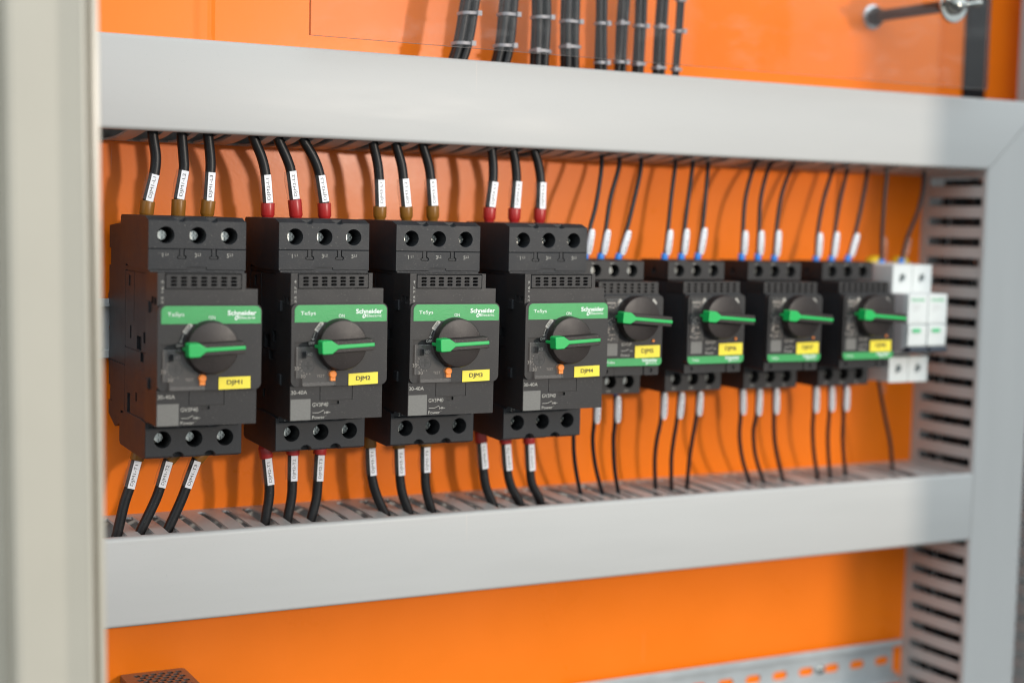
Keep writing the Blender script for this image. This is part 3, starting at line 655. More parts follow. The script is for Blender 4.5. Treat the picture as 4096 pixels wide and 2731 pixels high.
# tied bundles rising out of the upper duct, behind the clear guard sheet
BND = [((218.3, 224.8), 2.75, 4, (176.4, 195.1)), ((248.1, 251.4), 2.75, 4, (177.1, 196.5)), ((274.2, 272.2), 2.75, 4, (175.5, 196.7)), ((296.4, 295.9), 2.75, 4, (179.7, 195.5)),
       ((319.9, 319.3), 1.75, 4, (171.3, 196.4)), ((334.5, 335.9), 1.75, 4, (172.6, 197.8)), ((348.8, 349.3), 1.75, 4, (172.2, 197.0)), ((364.6, 365.9), 1.85, 4, (170.9, 197.8)), ((378.4, 380.1), 1.35, 3, (170.8, 196.0))]
ordw = ['leftmost', 'second from left', 'third from left', 'rightmost']
ordw2 = ['first from left', 'second from left', 'third from left', 'fourth from left', 'last and thinnest']
for i, ((xa, xb), r, n, ties) in enumerate(BND):
    big = i < 4
    lab = f'thick tied black cable bundle behind the clear sheet, {ordw[i]} of four thick ones' if big else \
          f'slim tied black wire bundle behind the clear sheet, {ordw2[i-4]} of five slim ones'
    t = thing('cable_bundle', lab, 'cable bundle', (xa, -42, 150), 'tied cable bundles above the upper duct'); off = Vector(t.location)/S
    rnd = random.Random(20+i)
    sl = (xb-xa)/37.0
    bend = 5.0 if i < 2 else (-2.0 if i == 2 else 1.0)
    def cx(z): return xa+sl*(z-168.6)-(bend*((185-z)/30)**2 if z < 185 and i < 2 else 0) + (2.2*math.sin((z-168)/22) if i == 2 else 0)
    offs = [(-r*1.0, -r*.9), (r*1.0, -r*.85), (-r*.95, r*1.0), (r*1.0, r*1.05)] if n == 4 else [(-r, 0), (r, -.2), (0, r*1.7)]
    for k, (dx, dy) in enumerate(offs):
        ph = rnd.uniform(0, 6)
        pts = [(cx(z)+dx+0.35*math.sin(z/11+ph), -42+dy+.3*math.cos(z/9+ph), z) for z in (140, 150, 160, 168, 176, 185, 195, 205, 220, 240, 262)]
        bm = NB(); tube(bm, [Vector(p)-off for p in smooth_path(pts, 4)], r*.98, 14); link('cable', bm, CABLE, t, smooth=60)
    for z in list(ties)+[ties[1]+22+rnd.uniform(-2, 2)]:
        bm = NB(); A = r*2.12; ring = []; tl = rnd.uniform(-.06, .06)
        nn = 28
        for j in range(nn):
            a = 2*math.pi*j/nn; ca, sa = math.cos(a), math.sin(a); pw = 0.6
            x = A*abs(ca)**pw*(1 if ca >= 0 else -1); y = A*abs(sa)**pw*(1 if sa >= 0 else -1)
            ring.append((x, y))
        for (o1, o2) in ((0, .55),):
            va = [bm.verts.new((cx(z)+x, -42+y, z-.95+x*tl)) for x, y in ring]; vb = [bm.verts.new((cx(z)+x, -42+y, z+.95+x*tl)) for x, y in ring]
            vc = [bm.verts.new((cx(z)+x*(1+.55/A*1.2), -42+y*(1+.55/A*1.2), z-.95+x*tl)) for x, y in ring]; vd = [bm.verts.new((cx(z)+x*(1+.55/A*1.2), -42+y*(1+.55/A*1.2), z+.95+x*tl)) for x, y in ring]
            for j in range(nn):
                k = (j+1) % nn
                bm.faces.new((vc[j], vc[k], vd[k], vd[j])); bm.faces.new((va[k], va[j], vb[j], vb[k]))
                bm.faces.new((va[j], va[k], vc[k], vc[j])); bm.faces.new((vb[k], vb[j], vd[j], vd[k]))
        hx = A*rnd.choice((.75, -.9)); box(bm, cx(z)+hx-1.4, cx(z)+hx+1.4, -42-A-1.9, -42-A+.2, z-1.5, z+1.5)
        bmesh.ops.translate(bm, vec=-off, verts=bm.verts); link('cable_tie', bm, TIE, t, smooth=40)

# ------------------------------------------------------------------ clear guard sheet on its stand-off
GY = -84.0
g = thing('guard_sheet', 'clear plastic guard sheet held over the tied cable bundles at the top', 'guard sheet', (104, GY, 169.6))
bm = NB(); X1 = 618.5-104; Z1 = 110
vs = {}
def gv(x, y, z):
    return bm.verts.new((x, y, z))
c1 = [gv(0, 0, 0), gv(X1, 0, -.6), gv(X1, 0, Z1), gv(0, 0, Z1)]; c2 = [gv(0, 3, 0), gv(X1, 3, -.6), gv(X1, 3, Z1), gv(0, 3, Z1)]
f1 = bm.faces.new(c1); f2 = bm.faces.new(c2[::-1])
for i in range(4):
    f = bm.faces.new((c1[i], c2[i], c2[(i+1) % 4], c1[(i+1) % 4])); f.material_index = 1
link('clear_sheet', bm, [PANEL, EDGE], g)
so = thing('standoff_bolt', 'black stand-off post with zinc washer and wing nut at the upper right', 'stand-off bolt', (581, 0, 225.5))
bm = NB(); lathe(bm, (0, -.1, 0), (0, -1, 0), [(0, 9.0), (1.4, 9.0), (1.7, 8.4)], 32); link('base_washer', bm, ZINC, so, smooth=35)
bm = NB(); lathe(bm, (0, -1.7, 0), (0, -1, 0), [(0, 7.2), (5.5, 7.2), (6.3, 6.2)], 6); link('base_nut', bm, KNOB, so)
bm = NB(); lathe(bm, (0, -7.5, 0), (0, -1, 0), [(0, 4.2), (GY*-1-8-.2-.2, 4.2)], 28); link('post', bm, KNOB, so, smooth=35)
bm = NB(); lathe(bm, (0, GY-.15, 0), (0, -1, 0), [(0, 12.2), (1.2, 12.4), (1.9, 11.9), (2.1, 7)], 36); link('front_washer', bm, SCREW, so, smooth=35)
bm = NB(); lathe(bm, (0, GY-2, 0), (0, -1, 0), [(0, 7.2), (2.4, 7.0), (5.5, 5.2), (7.5, 4.6), (8.4, 3.2)], 30)
for s_ in (1, -1):
    pts = [(s_*3.5, GY-4.5, 0), (s_*8, GY-6.5, .5), (s_*12.5, GY-9.5, 1.2), (s_*17, GY-11.5, 2.0)]
    tube(bm, smooth_path(pts, 5), 2.2, 14, radii=[2.6, 2.5, 2.4, 2.3, 2.2, 2.1, 2.0, 2.0, 2.1, 2.3, 2.6, 2.9, 3.0, 2.9, 2.6, 1.6][:16])
link('wing_nut', bm, SCREW, so, smooth=50)
bm = NB(); prism(bm, rrect(693.5, 714.5, 165, 320, 1.5), 16.0, 19.8, 'y')  # black box standing in for the darkness of a slot in the wall
gs = link('dark_slot_strip', bm, DARK); tag(gs, 'upright black strip standing for a dark slot in the orange wall beside the stand-off bolt', 'dark slot')

# ------------------------------------------------------------------ large rotary breaker
def brand(bm, x, z, w, y, mi):
    T(bm, 'Schneider', x, z, y, w=w, h=w*.165, mi=mi, bold=True)
    T(bm, 'Electric', x+w*.40, z-w*.125, y, w=w*.57, h=w*.098, mi=mi)
    cx, cz, r = x+w*.31, z-w*.085, w*.062                       # the little ring emblem before the second word
    n0 = len(bm.faces); n = 20
    o1 = [bm.verts.new((cx+1.05*r*math.cos(2*math.pi*i/n)+.35*r*math.sin(2*math.pi*i/n), y, cz+1.2*r*math.sin(2*math.pi*i/n))) for i in range(n)]
    o2 = [bm.verts.new((cx+.5*r*math.cos(2*math.pi*i/n)+.2*r*math.sin(2*math.pi*i/n), y, cz+.65*r*math.sin(2*math.pi*i/n))) for i in range(n)]
    for i in range(n): bm.faces.new((o1[i], o1[(i+1) % n], o2[(i+1) % n], o2[i]))
    tagm(bm, n0, mi)

def patch(bm, cx, cz, w, h, ang, y, mi, r=.4):
    a = math.radians(ang); c, s = math.cos(a), math.sin(a)
    n0 = len(bm.faces); p = rrect(-w/2, w/2, -h/2, h/2, r, 3)
    bm.faces.new([bm.verts.new((cx+u*c-v*s, y, cz+u*s+v*c)) for u, v in p]); tagm(bm, n0, mi)

def strip(bm, pts, wd, y, mi):
    n0 = len(bm.faces)
    for (x0, z0), (x1, z1) in zip(pts, pts[1:]):
        L_ = math.hypot(x1-x0, z1-z0); nx, nz_ = -(z1-z0)/L_*wd/2, (x1-x0)/L_*wd/2
        bm.faces.new([bm.verts.new(v) for v in ((x0+nx, y, z0+nz_), (x0-nx, y, z0-nz_), (x1-nx, y, z1-nz_), (x1+nx, y, z1+nz_))])
    tagm(bm, n0, mi)

def terminal_screws(t, xs, z, yf, r):
    for x in xs:
        bm = NB(); lathe(bm, (x, yf+9.5, z), (0, -1, 0), [(-2, r), (0, r), (.5, r*.9), (.8, r*.7)], 20)
        o = link('terminal_screw', bm, SCREW, t, smooth=35)
        c = NB(); box(c, x-.55, x+.55, yf+7, yf+9.6, z-r*.75, z+r*.75); box(c, x-r*.75, x+r*.75, yf+7, yf+9.6, z-.55, z+.55); cut(o, c)
        for p in o.data.polygons: p.use_smooth = False

def rotary(t, cx, cz, R, y0, yd, yg, half, rot, hw):
    bm = NB(); lathe(bm, (cx, y0+.4, cz), (0, -1, 0), [(0, R+.75), (.7, R+.7), (1.0, R+.4), (1.2, R-.6)], 56)
    link('knob_collar', bm, DARK if False else FACE, t, smooth=35)
    bm = NB(); lathe(bm, (cx, y0-1.0, cz), (0, -1, 0), [(0, R+.25), ((y0-1.0)-yd-.7, R+.1), ((y0-1.0)-yd-.15, R-.25), ((y0-1.0)-yd, R-.8)], 64)
    k = link('rotary_knob', bm, KNOB, t, smooth=35)
    A = math.radians(rot); rm = Matrix.Rotation(-A, 3, 'Y')
    def fin(bm, name, m, par, **kw):
        bmesh.ops.rotate(bm, cent=(0, 0, 0), matrix=rm, verts=bm.verts)
        bmesh.ops.translate(bm, vec=(cx, 0, cz), verts=bm.verts)
        return link(name, bm, m, par, **kw)
    # grip bar: lies across the knob, tapering towards its front edge
    bm = NB(); n0 = 0
    L0, L1 = -half+2.2, half
    base = [(L0, -hw), (L1, -hw), (L1, hw), (L0, hw)]
    a_ = [bm.verts.new((x, yd+.6, z)) for x, z in base]
    b_ = [bm.verts.new((x-(0.2 if x > 0 else 0), yg, z*.93)) for x, z in base]
    bm.faces.new(a_); bm.faces.new(b_[::-1])
    for i in range(4): bm.faces.new((a_[i], b_[i], b_[(i+1) % 4], a_[(i+1) % 4]))
    gp = fin(bm, 'grip', KNOB, k, bevel=.35)
    # green pointer: chunky head, neck and long stripe let into the front of the grip
    hh = hw*1.12
    top = [(-half, -hh*.86), (-half+.8, -hh), (-half+5.9, -hh), (-half+9.3, -1.15), (half+.1, -1.0), (half+.1, 1.0), (-half+9.3, 1.15), (-half+5.9, hh), (-half+.8, hh), (-half, hh*.86)]
    bm = NB(); prism(bm, top, yd-.6, yg-.35, 'y')
    for v in bm.verts:
        if v.co.x < -half+7 and v.co.y < yg: v.co.z *= .93
    box(bm, -R-1.0, -half+1.5, yd+.8, yd-1.1, -.95, .95)
    box(bm, -R-1.2, -R-.15, y0-1.4, yd-1.1, -.9, .9)
    gi = fin(bm, 'green_pointer', GREENK, k, bevel=.45, seg=3)
    bm = NB(); strip(bm, [(-half+1.0, 0), (-half+7.2, 0)], .32, yg-.40, 0); fin(bm, 'pointer_groove', DARK, gi) if False else bm.free()
    # rivet hole on top of the grip
    return k

def large_breaker():
    t = thing('large_breaker', 'x', 'circuit breaker', (0, 0, 0), 'large rotary circuit breakers')
    # --- rear body
    bm = NB()
    prism(bm, [(-8.2, 60), (-37, 62), (-46, 62), (-46, 38), (-97, 38), (-97, -45), (-37, -45), (-37, -52), (-24, -56), (-8.2, -50), (-8.2, -20), (-6, -18), (-6, -14), (-9, -13), (-9, 14), (-6, 15), (-6, 20), (-8.2, 22)], .7, 53.3, 'x')
    o = link('housing', bm, BLACK, t)
    c = NB()
    box(c, -3, 1.6, -12.5, -7, 37, 47); box(c, -3, 1.6, -16, -7, -42, -33)
    box(c, -3, 2.6, -82, -72, -7, 0.5); box(c, -3, 1.7, -92, -86, -2.5, 3.5); box(c, -3, 2.0, -87, -80, -13, -8)
    box(c, -3, 2.0, -60, -57, -2, 5); box(c, -3, 2.2, -58, -52, -48, -33); box(c, -3, 1.8, -57, -53.5, 44-17, 50-17)
    box(c, -3, 1.3, -97.5, -46.0, -7.9, -7.4); box(c, -3, 1.3, -46.4, -45.8, -44, 36); box(c, -3, 1.3, -46, -8, -18.4, -17.8)
    box(c, -3, 1.5, -66, -65.2, 8, 36); box(c, -3, 1.4, -90, -46, 35.2, 35.8); box(c, -3, 1.9, -73, -70, -36, -31)
    cut(o, c)
    b = o.modifiers.new('bevel', 'BEVEL'); b.width = .0004; b.segments = 2; b.limit_method = 'ANGLE'; b.angle_limit = math.radians(40)
    # --- terminal blocks
    yt, yb = -97.0, -94.0
    bm = NB()
    prism(bm, [(-37, 65.2), (-38.5, 66.6), (-90, 66.4), (yt, 64.2), (yt, 49.3), (yt+.5, 49.0), (yt, 48.7), (yt, 37.6), (-60, 37.6), (-37, 41)], 0, 54, 'x')
    o = link('upper_terminal_block', bm, BLACK, t)
    c = NB()
    for x in (9.5, 27, 44.5):
        prism(c, circ(x, 56.4, 5.0, 32), yt-2, yt+1.0, 'y', shrink=.12); prism(c, circ(x, 56.4, 4.4, 32), yt+.5, yt+14, 'y')
    for x in (18.2, 36): prism(c, circ(x, 66.8, 3.3, 24), yt-2, yt+6, 'y')
    for x in (18.2, 36):                                           # keyhole shaped joints
        prism(c, rrect(x-2.6, x+2.6, 43.5, 45.6, 1.0), yt-1, yt+1.2, 'y'); box(c, x-1.5, x+1.5, yt-1, yt+1.2, 45, 49.2)
    box(c, 21, 32, yt-1, yt+.5, 37, 39.4)
    cut(o, c); b = o.modifiers.new('bevel', 'BEVEL'); b.width = .00045; b.segments = 2; b.limit_method = 'ANGLE'; b.angle_limit = math.radians(40)
    bm = NB()
    for x in (18.2, 36): prism(bm, rrect(x-2.1, x+2.1, 43.9, 45.1, .6), yt+.2, yt+2, 'y'); box(bm, x-1.0, x+1.0, yt+.2, yt+2, 45, 49)
    for x, s_, q_ in ((7.6, '1', 'L1'), (25.3, '3', 'L2'), (43.2, '5', 'L3')):
        T(bm, s_, x, 44.6, yt-.12, h=2.2, mi=1); T(bm, q_, x+1.7, 45.4, yt-.12, h=1.4, mi=1)
    link('terminal_marking', bm, [BLACK, PRINT], t)
    terminal_screws(t, (9.5, 27, 44.5), 56.2, yt+.4, 3.5)
    bm = NB()
    prism(bm, [(-37, -62.5), (-39, -64.2), (-88, -65.6), (yb, -64.0), (yb, -45.3), (-84, -44), (-50, -44), (-37, -47)], 0, 54, 'x')
    o = link('lower_terminal_block', bm, BLACK, t)
    c = NB()
    for x in (9.5, 27, 44.5):
        prism(c, circ(x, -54.6, 5.0, 32), yb-2, yb+1.0, 'y', shrink=.12); prism(c, circ(x, -54.6, 4.4, 32), yb+.5, yb+14, 'y')
        box(c, x-7.2, x+7.2, yb-1, yb+.6, -47.8, -45)
    for x in (18.2, 36): prism(c, circ(x, -65.2, 3.6, 24), yb-2, yb+7, 'y')
    cut(o, c); b = o.modifiers.new('bevel', 'BEVEL'); b.width = .00045; b.segments = 2; b.limit_method = 'ANGLE'; b.angle_limit = math.radians(40)
    bm = NB()
    for x, s_ in ((5, '2'), (23, '4'), (41, '6')): T(bm, s_, x, -47.3, yb+.48, h=1.9, mi=0); T(bm, 'T', x+1.8, -46.9, yb+.48, h=1.4, mi=0)
    link('lower_marking', bm, [PRINT], t)
    terminal_screws(t, (9.5, 27, 44.5), -54.6, yb+.4, 3.5)
    # --- front module
    bm = NB()
    prism(bm, [(-.9, -43.8), (53.5, -43.8), (53.5, 28.8), (46.9, 28.8), (46.9, 37.2), (-.9, 37.2)], -96.5, -119.6, 'y')
    for v in bm.verts:
        if v.co.y > -100: v.co.x = 27+(v.co.x-27)*1.0; v.co.z *= .985
    o = link('front_cover', bm, FACE, t)
    c = NB()
    box(c, 3.0, 44.6, -121, -113.0, 28.6, 36.9)
    for sx in (16.3, 35.4): box(c, sx, sx+.35, -121, -119.1, -33.2, -24)
    box(c, 16.3, 35.7, -121, -119.1, -33.2, -32.9); box(c, 22.9, 27.8, -121, -118.2, -35.4, -33.5)
    box(c, -2, .2, -112, -108, 20.5, 24.2); prism(c, circ(-2.0, 22, 2.3, 16), -117.5, -113.5, 'y')
    box(c, 52.2, 55, -112, -108, 20, 24)
    cut(o, c); b = o.modifiers.new('bevel', 'BEVEL'); b.width = .0005; b.segments = 2; b.limit_method = 'ANGLE'; b.angle_limit = math.radians(40)
    bm = NB()
    bm.free()
    for z in (18.5, -22.5):                                        # side clips of the front cover
        bm = NB(); box(bm, -2.1, .5, -106, -101, z-3, z+3); link('side_clip', bm, BLACK, t, bevel=.4)
    # vent grille
    bm = NB(); box(bm, 3.3, 44.3, -119.9, -118.0, 28.9, 36.5); o = link('vent_grille', bm, FACE, t)
    c = NB()
    for i in range(7):
        for j in range(3):
            x = 7.6+i*5.42; z = 30.8+j*1.85
            prism(c, rrect(x-1.5, x+1.5, z-.5, z+.5, .45, 3), -121, -117, 'y')
    cut(o, c); b = o.modifiers.new('bevel', 'BEVEL'); b.width = .00025; b.segments = 1; b.limit_method = 'ANGLE'; b.angle_limit = math.radians(60)
    bm = NB(); box(bm, 3.2, 44.4, -114.0, -113.2, 28.8, 36.6); v_ = link('vent_shade_sheet', bm, DARK, None); v_.parent = o  # black sheet behind the slots stands for the shade inside the vent
    # raised label plate with the printing
    bm = NB()
    prism(bm, rrect(-1.3, 55.3, -25, 20.7, 3.6, 6), -119.4, -121.9, 'y')
    o = link('label_plate', bm, FACE, t)
    c = NB()
    prism(c, [(0.6, -26), (24.6, -26), (24.6, -15), (20, -10), (16, -6), (14.3, -2.6), (9, -2.6), (9, -.4), (.6, -.4)][:], -123, -120.7, 'y')
    cut(o, c); b = o.modifiers.new('bevel', 'BEVEL'); b.width = .0006; b.segments = 3; b.limit_method = 'ANGLE'; b.angle_limit = math.radians(40)
    yl = -122.0
    bm = NB()
    prism(bm, rrect(.5, 54.7, 10.5, 19.9, 3.0, 6, (0, 0, 1, 1)), yl+.05, yl-.12, 'y', 0)
    T(bm, 'TeSys', 3.8, 13.9, yl-.2, w=8.8, h=2.6, mi=1)
    brand(bm, 36.2, 14.9, 15.9, yl-.2, 1)
    T(bm, 'ON', 26.0, 12.9, yl-.2, w=3.4, h=1.8, mi=1)
    link('green_band', bm, [GREENB, WHITEP], t)
    bm = NB()
    patch(bm, 14.7, 8.0, 6.2, 2.4, 52, yl-.10, 0)
    text(bm, 'TRIP', (13.94, yl-.18, 5.8), (math.cos(math.radians(52)), 0, math.sin(math.radians(52))), (-math.sin(math.radians(52)), 0, math.cos(math.radians(52))), w=4.4, h=1.5, mi=1)
    strip(bm, [(12.5, 5.0), (11.8, 3.4), (11.3, 1.9), (11.1, .9)], .28, yl-.10, 0); strip(bm, [(10.4, 1.6), (11.1, .7), (12.0, 1.5)], .28, yl-.10, 0)
    T(bm, 'OFF', 8.6, -1.7, yl-.15, w=3.5, h=1.5, mi=0)
    T(bm, '30-40A', -.4, -29.2, -119.75, w=9.3, h=2.1, mi=0)
    T(bm, 'GV3P40', 12.0, -36.3, -119.75, w=9.3, h=2.15, mi=0)
    T(bm, 'Power', 12.0, -43.1, -119.75, w=7.3, h=1.75, mi=0)
    zs = -39.7
    strip(bm, [(12.2, zs), (15.8, zs), (18.8, zs+1.3)], .26, -119.75, 0); strip(bm, [(19.0, zs-.1), (22.6, zs-.1)], .24, -119.75, 0)
    strip(bm, [(19.1, zs-.8), (19.1, zs+.7)], .24, -119.75, 0); strip(bm, [(20.1, zs-.7), (21.3, zs+.6)], .24, -119.75, 0); strip(bm, [(20.1, zs+.6), (21.3, zs-.7)], .24, -119.75, 0)
    link('printing', bm, [PRINT, INK], t)
    bm = NB(); patch(bm, 5.2, -37.7, 11.6, 11.6, 0, -119.72, 0, .3); link('code_patch', bm, PATCH, t)
    rotary(t, 26.6, -1.9, 13.8, -121.7, -128.6, -135.6, 15.3, 2.6, 3.45)
    # setting dial under its clear cover
    yd = -120.75
    bm = NB(); lathe(bm, (9.0, yd+.3, -13.3), (0, -1, 0), [(0, 3.9), (.5, 3.9), (.6, 3.5), (.35, 3.3), (.35, .5)], 36)
    d_ = link('setting_dial', bm, BLACK, t, smooth=35)
    bm = NB(); box(bm, 6.7, 11.3, yd-.5, yd-.1, -13.8, -12.8); box(bm, 8.5, 9.5, yd-.5, yd-.1, -15.6, -11.0); c_ = link('dial_cross', bm, DARK, None); c_.parent = d_
    bm = NB()
    T(bm, '40', 8.4, -8.2, yd-.08, w=2.9, h=1.9); T(bm, '35', .9, -15.7, yd-.08, w=2.9, h=1.9); T(bm, '30', 4.6, -20.1, yd-.08, w=2.9, h=1.9)
    strip(bm, [(8.0, -8.3), (7.6, -7.1), (8.3, -6.5)], .22, yd-.08, 0)
    for a in range(150, 300, 22): ca, sa = math.cos(math.radians(a)), math.sin(math.radians(a)); strip(bm, [(9+4.3*ca, -13.3+4.3*sa), (9+5.2*ca, -13.3+5.2*sa)], .25, yd-.08, 0)
    T(bm, 'TEST', 14.0, -20.0, yd-.08, w=4.5, h=1.5)
    m_ = link('dial_marking', bm, PRINT, None); m_.parent = d_
    bm = NB(); box(bm, 4.2, 7.3, -123.0, -120.5, -9.3, -5.2); link('lock_tab', bm, DARK, t, bevel=.5)
    bm = NB(); prism(bm, [(1.4, -20), (1.4, -2.9), (9, -2.9), (13.9, -2.9), (14.6, -8), (17.5, -13), (20.5, -15.6), (24.2, -15.8), (24.2, -24.2), (4.9, -24.2), (4.9, -20)], -122.0, -122.9, 'y')
    link('clear_dial_cover', bm, SMOKE, t, bevel=.3)
    bm = NB(); prism(bm, [(4.9, -24.6), (24.2, -24.6), (24.2, -22.6), (4.9, -22.6)], -122.9, -123.6, 'y'); box(bm, 1.3, 1.9, -123.4, -122.9, -20, -3)
    link('cover_lip', bm, CLEAR, t, bevel=.2)
    bm = NB(); lathe(bm, (22.6, -120.4, -18.3), (0, -1, 0), [(0, 2.1), (3.0, 2.1), (3.4, 1.6)], 28); box(bm, 21.2, 24.0, -123.4, -120.4, -21.9, -18.6)
    link('test_button', bm, ORANGEB, t, smooth=30)
    return t

def yellow_tag(t, s_, x, z, w, h, y, slant):
    bm = NB(); p = [(x, z), (x+w, z+slant), (x+w-.1, z+h+slant), (x-.1+.1, z+h)]
    prism(bm, p, y, y-.25, 'y', 0)
    for dx, dz, dy in ((0, 0, 0), (.16, .0, .012), (.08, .12, .024)):            # laid over itself for a heavier stroke
        T(bm, s_, x+w*.25+dx, z+h*.28+slant*.3+dz, y-.36-dy, w=w*.48, h=h*.46, mi=1)
    return link('name_label', bm, [YELLOW, INK], t)

XB = [8.9, 82.3, 152.9, 226.8]
SER = ['7Q 23 16 2', '7Q 23 27 4', '7Q 23 27 4', '7Q 23 16 2']
master = large_breaker()
posn = ['leftmost of all', 'second from left', 'third from left', 'fourth from left']
B = []
for i in range(4):
    t = master if i == 0 else copy_tree(master); B.append(t)
for i, t in enumerate(B):
    t.location = Vector((XB[i], 0, 0))*S
    t['label'] = f'large black rotary breaker with yellow tag DJM{i+1}, {posn[i]}'
    t.rotation_euler = (0, math.radians((.25, -.2, .1, -.3)[i]), 0)
    yellow_tag(t, f'DJM{i+1}', (31.7, 32.2, 31.9, 32.3)[i], (-24.6, -24.9, -24.9, -24.6)[i], 17.6, 6.5, -122.05, (.3, .55, .45, .35)[i])
    bm = NB(); text(bm, SER[i], (2.4, -119.75, 14.2), (0, 0, 1), (-1, 0, 0), w=19, h=1.35, mi=0); link('serial_print', bm, PRINT, t)

# ------------------------------------------------------------------ small rotary breaker
def small_breaker():
    t = thing('small_breaker', 'x', 'circuit breaker', (0, 0, 0), 'small rotary circuit breakers')
    bm = NB(); prism(bm, [(-8.2, 40), (-30, 42), (-40, 42), (-40, 31), (-72, 31), (-72, -28), (-40, -28), (-40, -40), (-8.2, -36)], .4, 44, 'x')
    o = link('housing', bm, BLACK, t); c = NB(); box(c, -3, 1.6, -62, -58, 20, 24); box(c, -3, 1.5, -56, -48, -10, -3); cut(o, c)
    yt = -73.3
    bm = NB(); prism(bm, [(-38, 42), (-40, 44.4), (-70, 44.4), (yt, 43.4), (yt, 31.9), (-38, 31.9)], 0, 44.4, 'x'); o = link('upper_terminal_block', bm, FACE, t)
    c = NB()
    for x in (8.6, 22.2, 35.8): prism(c, circ(x, 37.6, 3.9, 28), yt-2, yt+12, 'y')
    prism(c, circ(-1, 37, 2.4, 16), -58, -54, 'y')
    cut(o, c)
    bm = NB()
    for x, s_ in ((5.4, '1L1'), (19.0, '3L2'), (32.6, '5L3')): T(bm, s_, x, 41.7, yt-.1, h=1.2)
    for x, s_ in ((5.4, '2T1'), (19.0, '4T2'), (32.6, '6T3')): T(bm, s_, x, -40.6, yt-.1, h=1.4)
    link('terminal_marking', bm, PRINT, t)
    for z in (37.6, -33.9):
        for x in (8.6, 22.2, 35.8):
            bm = NB(); lathe(bm, (x, yt+6, z), (0, -1, 0), [(-2, 3.0), (0, 3.0), (.6, 2.4)], 16); link('terminal_screw', bm, SCREW, t, smooth=30)
    bm = NB(); prism(bm, [(-38, -40), (-40, -42.4), (-70, -42.4), (yt, -41.6), (yt, -26), (-38, -26)], 0, 44.4, 'x'); o = link('lower_terminal_block', bm, FACE, t)
    c = NB()
    for x in (8.6, 22.2, 35.8): prism(c, circ(x, -33.9, 4.2, 28), yt-2, yt+12, 'y')
    cut(o, c)
    bm = NB(); prism(bm, rrect(0, 44.2, 23.4, 31.3, .8), -72, -91.5, 'y'); o = link('vent_grille', bm, FACE, t)
    c = NB()
    for i in range(8):
        for j in range(3): box(c, 2.6+i*5.1, 5.3+i*5.1, -93, -89.5, 24.6+j*2.15, 25.9+j*2.15)
    cut(o, c)
    bm = NB(); prism(bm, rrect(.3, 44.1, -27.3, 24, 1.0), -71, -93.5, 'y'); o = link('front_body', bm, BLACK, t, bevel=.0)
    bm = NB(); prism(bm, rrect(.1, 11, -27.6, -21.5, .8), -93, -94.6, 'y'); prism(bm, rrect(33.5, 44.2, -27.6, -21.5, .8), -93, -94.6, 'y'); prism(bm, rrect(11.5, 33, -27.6, -21.5, .4), -93, -94.0, 'y')
    o = link('lower_flap', bm, FACE, t); c = NB(); prism(c, circ(5.4, -24.7, 1.5, 16), -96, -92, 'y'); prism(c, circ(38.3, -24.7, 1.5, 16), -96, -92, 'y'); cut(o, c)
    bm = NB(); prism(bm, rrect(-.4, 44.5, -21.5, 23.2, 3.0, 5), -93, -97.9, 'y'); link('front_plate', bm, FACE, t, bevel=.5)
    y = -98.0
    bm = NB(); prism(bm, rrect(.2, 44.1, -21.2, -16.4, 2.6, 5, (1, 1, 0, 0)), y+.1, y-.12, 'y', 0)
    T(bm, 'TeSys', 3.3, -19.8, y-.2, w=6.0, h=1.8, mi=1); brand(bm, 29.5, -18.6, 11.5, y-.2, 1); link('green_band', bm, [GREENB, WHITEP], t)
    bm = NB()
    patch(bm, 10.6, 18.2, 6.5, 2.4, 48, y-.1, 0); patch(bm, 37.6, 19.2, 4.0, 1.8, -50, y-.1, 0)
    T(bm, 'GV2P', 13.8, -8.4, y-.1, w=7.6, h=1.9); T(bm, 'Power', 13.8, -15.2, y-.1, w=6.6, h=1.8)
    strip(bm, [(13.8, -11.6), (17, -11.6), (19.4, -10.5)], .3, y-.1, 0); strip(bm, [(19.8, -11.7), (22.3, -11.7)], .3, y-.1, 0)
    link('printing', bm, PRINT, t)
    bm = NB(); patch(bm, 6.7, -10.7, 8.6, 7.8, 0, y-.08, 0, .3); link('code_patch', bm, PATCH, t)
    # narrow setting window at the left: dials, figures, clear cover
    bm = NB(); box(bm, 1.6, 10.4, y+.2, y-.1, -5.6, 20.5); w_ = link('setting_window', bm, BLACK, t)
    bm = NB()
    lathe(bm, (6.2, y-.1, 12.6), (0, -1, 0), [(0, 2.6), (.8, 2.5)], 20); lathe(bm, (6.4, y-.1, .6), (0, -1, 0), [(0, 1.6), (.9, 1.5)], 16)
    dd = link('setting_dial', bm, DARK, None); dd.parent = w_
    bm = NB()
    patch(bm, 5.6, 18.4, 6.2, 1.1, 0, y-.15, 0, .1)
    rn = random.Random(3)
    for k in range(46):
        x, z = rn.uniform(2, 9.4), rn.uniform(-5, 17)
        if math.hypot(x-6.2, z-12.6) < 2.8: continue
        patch(bm, x, z, rn.uniform(.5, 1.7), rn.uniform(.3, .9), 0, y-.15-k*.0005, 0, .1)
    mk = link('window_marking', bm, PRINT, None); mk.parent = w_
    bm = NB(); box(bm, 1.2, 10.9, y-.9, y-1.5, -6, 21); link('clear_dial_cover', bm, SMOKE, t, bevel=.3)
    bm = NB(); box(bm, 36.4, 38.0, y-.9, y, -6.2, -4.8); link('test_button', bm, ORANGEB, t, bevel=.2)
    rotary(t, 23.0, 8.9, 13.9, -97.6, -106.0, -113.4, 18.2, -4.6, 3.3)
    return t
XS = [293.1, 356.9, 420.6, 484.0]
m2 = small_breaker(); B2 = [m2]+[copy_tree(m2) for _ in range(3)]
posn = ['partly hidden by breaker DJM4', 'second of the four small ones', 'third of the four small ones', 'touching the white breaker']
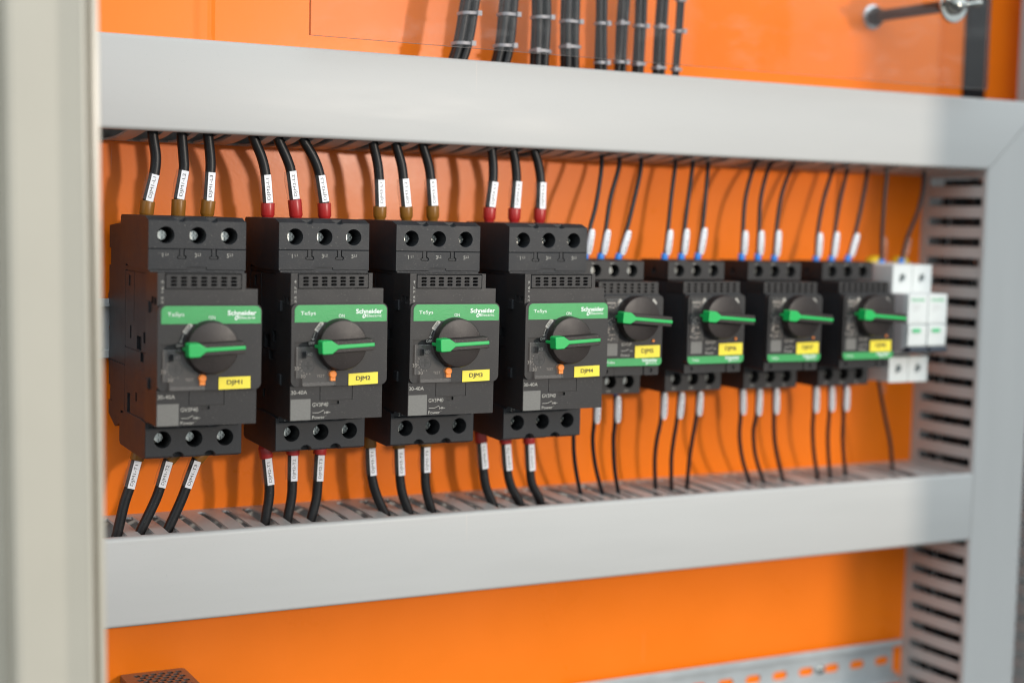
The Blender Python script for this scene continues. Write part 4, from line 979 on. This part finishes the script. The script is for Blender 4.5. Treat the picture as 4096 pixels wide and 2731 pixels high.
for i, t in enumerate(B2):
    t.location = Vector((XS[i], 0, 0))*S
    t['label'] = f'small black rotary breaker with green band low down, {posn[i]}'
    t.rotation_euler = (0, math.radians((.2, -.25, .3, -.1)[i]), 0)
    yellow_tag(t, f'DJM{i+5}', (24.0, 24.3, 23.8, 23.5)[i], (-16.2, -16.0, -16.3, -16.1)[i], 18.6, 7.6, -98.05, (.3, .1, .25, -.05)[i])

# ------------------------------------------------------------------ white two-pole breaker
t = thing('white_breaker', 'white two-pole breaker with dark toggles at the right end of the row', 'circuit breaker', (549.2, 0, 0))
bm = NB(); prism(bm, [(-8.2, 38), (-20, 43), (-52, 43), (-52, 23.5), (-60, 23), (-84, 22.5), (-84, -17), (-74, -21), (-52, -23), (-52, -42), (-20, -42), (-8.2, -36)], .1, 36.3, 'x')
link('housing', bm, MCBSIDE, t, bevel=.5)
for x0 in (.2, 18.5):
    for (za, zb, nm) in ((22.3, 42.6, 'upper_terminal'), (-41.6, -23.6, 'lower_terminal')):
        bm = NB(); prism(bm, rrect(x0, x0+17.8, za, zb, .8, 3), -30, -71, 'y')
        if za > 0:
            pass
        o = link(nm, bm, MCB, t)
        c = NB(); zc = (za+zb)/2+1; prism(c, circ(x0+9, zc, 2.7, 24), -73, -57, 'y'); box(c, x0+6, x0+8.2, -73, -60, zc-3.4, zc-.5); cut(o, c)
        b = o.modifiers.new('bevel', 'BEVEL'); b.width = .0006; b.segments = 2; b.limit_method = 'ANGLE'; b.angle_limit = math.radians(40)
        bm = NB(); lathe(bm, (x0+9, -58.5, zc), (0, -1, 0), [(0, 2.5), (.6, 2.2)], 16); s2 = link('terminal_screw', bm, SCREW, None); s2.parent = o
    bm = NB(); prism(bm, rrect(x0, x0+17.7, 1.5, 22.6, .6, 3), -60, -88.5, 'y'); link('front_face', bm, MCB, t, bevel=.6)
    bm = NB(); T(bm, 'Schneider', x0+2.6, 17.6, -88.62, w=12.4, h=2.2, mi=0, bold=True)
    strip(bm, [(x0+4, 14.4), (x0+10.5, 14.4)], .5, -88.62, 1); strip(bm, [(x0+4, 12.6), (x0+12.0, 12.6)], .45, -88.62, 1); strip(bm, [(x0+4, 11.0), (x0+8.0, 11.0)], .45, -88.62, 1); strip(bm, [(x0+5, 3.4), (x0+9, 3.4), (x0+11, 4.4)], .35, -88.62, 1)
    link('printing', bm, [MCBGREEN, mat('grey_print', (.45, .45, .46)) if 'grey_print' not in bpy.data.materials else bpy.data.materials['grey_print']], t)
    bm = NB(); prism(bm, [(-60, 1.3), (-86.5, 1.3), (-89.4, .4), (-88.6, -14), (-84, -16.5), (-60, -17)], x0+.3, x0+17.4, 'x'); o = link('toggle_housing', bm, MCB, t, bevel=.6)
    bm = NB(); prism(bm, rrect(x0+3.6, x0+10.8, -4.4, -1.8, .6), -86, -90.0, 'y'); link('green_window', bm, MCBGREEN, t)
    bm = NB(); prism(bm, [(-80, -14.4), (-90.5, -14.4), (-91.6, -16.3), (-91.0, -18.6), (-80, -19.2)], x0+.6, x0+17.3, 'x'); link('toggle_lever', bm, NAVY, t, bevel=.9, seg=3)
for xc in (6.5+16, 6.5+41):
    bm = NB(); lathe(bm, (xc-3, -28, 41.5), (0, 0, 1), [(0, 7), (2.4, 7), (5.2, 5), (6, 2)], 24)
    link('yellow_clip', bm, YCLIP, t, smooth=40)
